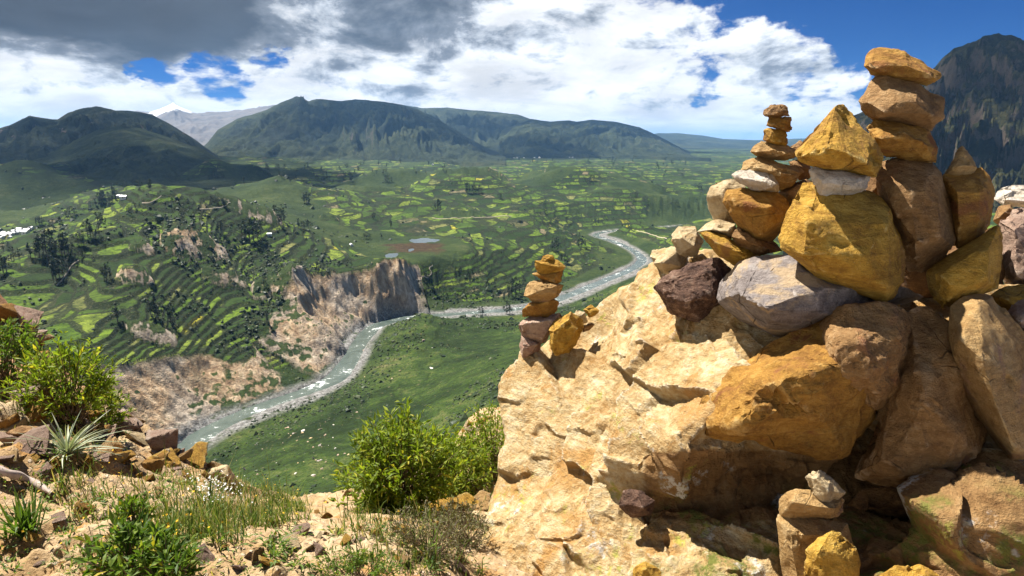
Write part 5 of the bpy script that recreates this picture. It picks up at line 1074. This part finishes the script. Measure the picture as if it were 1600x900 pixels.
bush('weed', 'second green weed sprawling right of the broad leaved one', on_ground(268, 915), (0.085, 0.085, 0.08), 36, 12, 0.045, 0.012, dark_leaf, 28, center_up=0.7, cat='weed', group='weeds on the ledge')
bush('weed', 'slender green weed standing above the broad leaved one', on_ground(215, 835), (0.07, 0.07, 0.09), 28, 12, 0.04, 0.012, dark_leaf, 29, center_up=0.7, cat='weed', group='weeds on the ledge', upward=0.8)
bush('dry_bush', 'dry brownish twiggy bush at the foot of the middle bush', on_ground(672, 868), (0.22, 0.17, 0.12), 190, 12, 0.020, 0.005, dry_leaf, 30, center_up=0.7, cat='bush', upward=0.8, stem_r=0.0022)
bush('dry_bush', 'grey twiggy bush beside the foot of the boulder', on_ground(725, 850), (0.16, 0.14, 0.12), 150, 12, 0.020, 0.005, dry_leaf, 31, center_up=0.7, cat='bush', upward=0.8, stem_r=0.0022)
bush('dry_bush', 'low scrubby dark herb along the bottom edge', on_ground(560, 908), (0.18, 0.10, 0.05), 90, 12, 0.020, 0.006, dark_leaf, 32, center_up=0.7, cat='bush', upward=0.6, stem_r=0.002)
# --- tufts with long blades
def tuft(name, label, base, n, length, width, mat, seed, spread=0.6, cat='grass tuft', group='grass tufts'):
    r = np.random.RandomState(seed); a = r.uniform(0, 6.283, n); s = r.uniform(0.1, spread, n); D = np.stack([np.cos(a) * s, np.sin(a) * s, np.ones(n)], -1)
    P = np.stack([r.normal(0, length * .10, n), r.normal(0, length * .10, n), np.full(n, -0.02)], -1)
    V, F, lv = leaf_blades(P, D, np.stack([np.cos(a), np.sin(a), np.full(n, .4)], -1), length * r.uniform(0.5, 1.15, n), np.full(n, width), r.uniform(0.1, 0.6, n), r, 3)
    o = put(name, None, None, base, label, cat, group); put('blades', mesh_np('tuft_blades', V, F, mat, False, dict(lv=lv * .7)), o, kind='stuff'); return o
tuft('grass_tuft', 'long bladed green tuft at the lower left edge', on_ground(38, 828), 90, 0.20, 0.009, dark_leaf, 41, 0.9)
tuft('grass_tuft', 'arching green tuft at the left foot of the middle bush', on_ground(590, 800), 80, 0.24, 0.011, dark_leaf, 42, 1.0)
tuft('grass_tuft', 'arching tuft in front of the middle bush', on_ground(640, 805), 60, 0.22, 0.010, dark_leaf, 43, 1.0)
tuft('grass_tuft', 'thin tuft between the middle bush and the boulder', on_ground(762, 790), 36, 0.16, 0.009, grass_leaf, 44, 0.9)
tuft('grass_tuft', 'upright tuft on the rim above the river', on_ground(330, 800), 46, 0.20, 0.006, grass_leaf, 45, 0.6)
tuft('grass_tuft', 'straw coloured tuft at the rim left of the bare patch', on_ground(425, 790), 60, 0.20, 0.005, grass_leaf, 46, 0.6)
# --- loose grass
def build_grass():
    r = np.random.RandomState(51); px = []; py = []
    for (x0, y0, x1, y1, n) in [(250, 755, 480, 850, 1500), (380, 770, 480, 830, 500), (90, 740, 330, 900, 800), (0, 760, 140, 900, 420), (500, 810, 740, 900, 260), (560, 770, 780, 830, 260), (300, 760, 380, 800, 300), (690, 660, 790, 760, 260), (0, 620, 200, 740, 160)]:
        px += list(r.uniform(x0, x1, n)); py += list(r.uniform(y0, y1, n))
    P, ok = near_hit(px, py); P = P[ok]
    q = fbm(P[:, 0] * 2.4, P[:, 1] * 2.4, oct=3, seed=55) + r.normal(0, .15, len(P)); P = P[q > -0.05]
    k = 4; P = np.repeat(P, k, 0); n = len(P); P = P + np.stack([r.normal(0, .018, n), r.normal(0, .018, n), np.full(n, -0.01)], -1)
    a = r.uniform(0, 6.283, n); s = r.uniform(0.05, 0.8, n); D = np.stack([np.cos(a) * s, np.sin(a) * s, np.ones(n)], -1)
    V, F, lv = leaf_blades(P, D, np.stack([np.cos(a), np.sin(a), np.full(n, .4)], -1), r.lognormal(-2.55, 0.45, n), r.uniform(0.0025, 0.005, n), r.uniform(0, .5, n), r, 3)
    put('grass', mesh_np('grass', V, F, grass_leaf, False, dict(lv=lv)), kind='stuff', label='thin green and straw grass growing over the ledge', cat='grass')
    # low herbs
    hx = []; hy = []
    for (x0, y0, x1, y1, n) in [(0, 760, 330, 900, 70), (300, 780, 520, 900, 34), (520, 810, 760, 900, 34), (20, 660, 200, 740, 22), (230, 740, 400, 790, 30), (690, 650, 790, 770, 30)]:
        hx += list(r.uniform(x0, x1, n)); hy += list(r.uniform(y0, y1, n))
    Q, ok = near_hit(hx, hy); Q = Q[ok]; k = 26; C = np.repeat(Q, k, 0); n = len(C); sz = np.repeat(r.uniform(0.5, 1.3, len(Q)), k)
    u = unit(r.normal(0, 1, (n, 3)) * np.array([1, 1, .5]) + np.array([0, 0, .7])); Pp = C + u * (r.uniform(0.0, 0.06, n) * sz)[:, None]
    V, F, lv = leaf_blades(Pp, u + r.normal(0, .35, (n, 3)), np.tile([0.1, 0.1, 1.0], (n, 1)), 0.030 * sz * r.uniform(.6, 1.3, n), 0.008 * sz, r.uniform(0, .5, n), r)
    put('low_herbs', mesh_np('low_herbs', V, F, dark_leaf, False, dict(lv=lv)), kind='stuff', label='low leafy herbs growing between the stones', cat='herbs')
    # little flowers on thin stalks
    def flowers(name, spots, col, rad, label):
        m, t, b = material(name + '_petal', 0.6, 0.2); b.inputs['Base Color'].default_value = (*col, 1)
        X = []; Y = []
        for (x, y, sx, sy, n) in spots: X += list(r.normal(x, sx, n)); Y += list(r.normal(y, sy, n))
        Q, o2 = near_hit(X, Y); Q = Q[o2]; n = len(Q); Q = Q + np.stack([np.zeros(n), np.zeros(n), r.uniform(.03, .11, n)], -1)
        V = []; F = []
        for i, c in enumerate(Q):
            u = unit(r.normal(0, .5, 3) + np.array([0, -.4, 1])); s = unit(np.cross(u, [0.3, 1, 0.2])); w = np.cross(u, s); R = rad * r.uniform(.7, 1.3)
            ring = [c + (s * math.cos(th) + w * math.sin(th)) * R * (1 if k % 2 else .45) + u * R * (.25 if k % 2 else 0) for k, th in enumerate(np.arange(10) / 10 * 6.283)]
            o = len(V); V += [c] + ring; F += [(o, o + 1 + k, o + 1 + (k + 1) % 10) for k in range(10)]
        put(name, mesh_np(name, V, F, m, False), kind='stuff', label=label, cat='flowers')
    flowers('white_flowers', [(345, 775, 22, 14, 150), (330, 790, 14, 8, 40)], (0.75, 0.74, 0.70), 0.006, 'tiny white flowers in the grass at the rim')
    flowers('yellow_flowers', [(215, 870, 60, 20, 40), (180, 745, 14, 10, 14), (260, 850, 60, 30, 40), (430, 800, 50, 20, 30), (690, 760, 40, 30, 30)], (0.70, 0.42, 0.02), 0.006, 'tiny yellow flowers scattered over the ledge')
build_grass()
# --- rosette plant with long silvery leaves
def rosette():
    mats = [leaf_mat('silver_leaf', [(0.0, (0.16, 0.20, 0.11)), (0.6, (0.26, 0.30, 0.19)), (1.0, (0.40, 0.42, 0.30))], 0.15), leaf_mat('dead_leaf', [(0.0, (0.24, 0.13, 0.05)), (1.0, (0.42, 0.27, 0.12))], 0.1)]
    base = on_ground(108, 722); o = put('rosette_plant', None, None, base + np.array([0, 0, 0.02]), 'spiky silver green rosette plant on the left bank', 'plant')
    r = np.random.RandomState(61); var = []
    for k in range(6):
        L = 1.0; n = 9; t = np.linspace(0, 1, n); curve = 0.15 + 0.13 * k
        c = np.stack([t * L, 0 * t, -curve * t * t * L * 0.8], -1); w = 0.036 * (1 - t) ** 0.7 * (0.7 + 0.6 * np.minimum(t * 4, 1)); 
        V = np.stack([c + np.stack([0 * t, w, w * .45], -1), c, c - np.stack([0 * t, w, -w * .45], -1)], 1).reshape(-1, 3)
        for mt in mats: var.append(mesh_np('rosette_leaf', V, grid_faces(n, 3), mt, True, dict(lv=np.clip(np.repeat(r.uniform(.2, 1) + .3 * t - .15, 3), 0, 1))))
    for i in range(78):
        dead = i > 62; el = math.radians(r.uniform(8, 80) if not dead else r.uniform(-45, 0)); az = r.uniform(0, 6.283)
        if dead: az = r.uniform(-1.6, 0.6)
        l = r.uniform(0.13, 0.28) * (0.8 if dead else 1)
        q = put('leaf', var[(i % 6) * 2 + int(dead)], o, (0, 0, 0.02)); q.rotation_euler = (r.normal(0, .3), -el, az); q.scale = (l, l * 0.62, l)
rosette()
# --- loose rock on the bank
def ground_rocks():
    ms = []
    for i in range(9):
        rnd = random.Random(700 + i); pts = [(rnd.gauss(0, .4), rnd.gauss(0, .36), rnd.gauss(0, .24)) for _ in range(13)]
        V, F = rough_hull(np.array(pts), 1.0, 150 + i, 0.02, 0.9, 0.16, 4); ms.append([mesh_np('loose_rock', V, F, SM[k]) for k in ('tan', 'cream', 'amber', 'gold', 'pink')])
    r = np.random.RandomState(71)
    def scatter(boxes, label, group, lo, hi, name='loose_rock', cat='rock'):
        px = []; py = []; sz = []
        for (x0, y0, x1, y1, n) in boxes: px += list(r.uniform(x0, x1, n)); py += list(r.uniform(y0, y1, n))
        P, ok = near_hit(px, py)
        for i in range(len(px)):
            if not ok[i]: continue
            s = lo * (hi / lo) ** (r.uniform() ** 1.8); kc = r.randint(5); how = ('tan', 'cream', 'orange brown', 'golden', 'pinkish')[kc]; big = 'large ' if s > (lo * hi * hi) ** (1 / 3) else 'small ' if s < (lo * lo * hi) ** (1 / 3) else 'middling '
            o = put(name, ms[r.randint(9)][kc], None, P[i] + np.array([0, 0, 0.12 * s]), big + how + ' ' + label, cat, group)
            o.scale = (s, s, s * r.uniform(.6, 1)); o.rotation_euler = (r.normal(0, .4), r.normal(0, .4), r.uniform(0, 6.28))
    scatter([(150, 655, 290, 735, 46), (240, 690, 365, 755, 26)], 'broken rock on the rim right of the rosette plant', 'broken rocks on the rim', 0.05, 0.20)
    scatter([(0, 610, 150, 735, 44)], 'broken rock on the bank left of the rosette plant', 'broken rocks on the left bank', 0.05, 0.20)
    scatter([(0, 740, 260, 890, 34), (260, 760, 520, 890, 40)], 'loose stone among the grass at the bottom left', 'small stones in the grass', 0.025, 0.08)
    scatter([(500, 770, 740, 895, 60)], 'loose stone on the bare sand before the middle bush', 'small stones on the sand', 0.02, 0.07)
    scatter([(0, 478, 40, 540, 12), (30, 520, 110, 580, 10)], 'rough rock on the top of the left bank', 'red rocks on the left bank', 0.12, 0.36)
    scatter([(700, 640, 790, 680, 14), (690, 745, 780, 800, 12)], 'rock behind the bushes beside the boulder', 'rocks behind the bushes', 0.06, 0.22)
ground_rocks()
S('pale lichen spotted rock on the rim above the river', [(308, 748), (316, 732), (335, 724), (355, 728), (366, 745), (372, 765), (340, 772), (312, 764)], 4.25, 0.3, None, 'cream', 'rocks on the rim')
S('flat pale stone cut by the bottom edge', [(405, 915), (410, 893), (432, 884), (455, 889), (458, 915)], 2.08, 0.1, None, 'cream', 'rocks on the rim')
S('small white rock in the grass near the bottom', [(330, 862), (334, 848), (348, 845), (358, 852), (356, 866), (340, 868)], 2.38, 0.06, None, 'white', 'rocks on the rim')
S('tan block beside the rosette plant', [(160, 718), (164, 692), (180, 682), (190, 698), (188, 722), (172, 728)], 3.5, 0.14, None, 'tan', 'rocks on the rim')
S('brown rock left of the rosette plant', [(10, 676), (30, 664), (60, 668), (66, 684), (40, 692), (14, 690)], 3.2, 0.14, None, 'brown', 'rocks on the rim')
def dead_branch():
    m = bark_mat('weathered_wood', (0.52, 0.42, 0.36)); A = [on_ground(x, y) for x, y in ((-10, 745), (20, 752), (50, 764), (84, 782))]
    P = catmull(np.array(A) + np.array([0, 0, 0.035]), 6); V, F = tube(P, np.linspace(0.022, 0.012, len(P)) * (1 + .15 * np.sin(np.arange(len(P)))), 8)
    o = P.mean(0); put('dead_branch', mesh_np('dead_branch', V - o, F, m), None, o, 'pale weathered branch lying on the bank at the left edge', 'branch')
dead_branch()
# ------------------------------------------------------------------ tell alike things apart by their place from the left
def single_out():
    words = ['first', 'second', 'third', 'fourth', 'fifth', 'sixth', 'seventh', 'eighth', 'ninth', 'tenth', 'eleventh', 'twelfth', 'thirteenth', 'fourteenth', 'fifteenth', 'sixteenth', 'seventeenth']
    by = {}
    for o in bpy.data.objects:
        if o.parent is None and 'label' in o and 'group' in o: by.setdefault((o['label'], o['group']), []).append(o)
    for (lab, g), os_ in by.items():
        if 2 <= len(os_) <= 17 and len(lab.split()) <= 13:
            os_.sort(key=lambda o: float(to_pixel(np.array(o.location[:]))[0]))
            for w, o in zip(words, os_): o['label'] = w + ' from left, ' + lab
single_out()
# ------------------------------------------------------------------ the air between
def build_haze():
    bm = bmesh.new(); bmesh.ops.create_cube(bm, size=1.0)
    x0, x1, y0, y1, z0, z1 = -62000, 62000, -300, 61000, -260, 760
    for v in bm.verts: v.co = ((x0 + x1) / 2 + v.co.x * (x1 - x0), (y0 + y1) / 2 + v.co.y * (y1 - y0), (z0 + z1) / 2 + v.co.z * (z1 - z0))
    me = bpy.data.meshes.new('haze'); bm.to_mesh(me); bm.free()
    m = bpy.data.materials.new('haze_air'); m.use_nodes = True; nt = m.node_tree
    nt.nodes.remove(nt.nodes['Principled BSDF'])
    v = nt.nodes.new('ShaderNodeVolumePrincipled'); v.inputs['Color'].default_value = (0.28, 0.56, 1.0, 1)
    v.inputs['Density'].default_value = HAZE; v.inputs['Anisotropy'].default_value = 0.2
    nt.links.new(v.outputs[0], nt.nodes['Material Output'].inputs['Volume'])
    me.materials.append(m); put('haze', me, kind='stuff')
HAZE = 3.2e-5
build_haze()
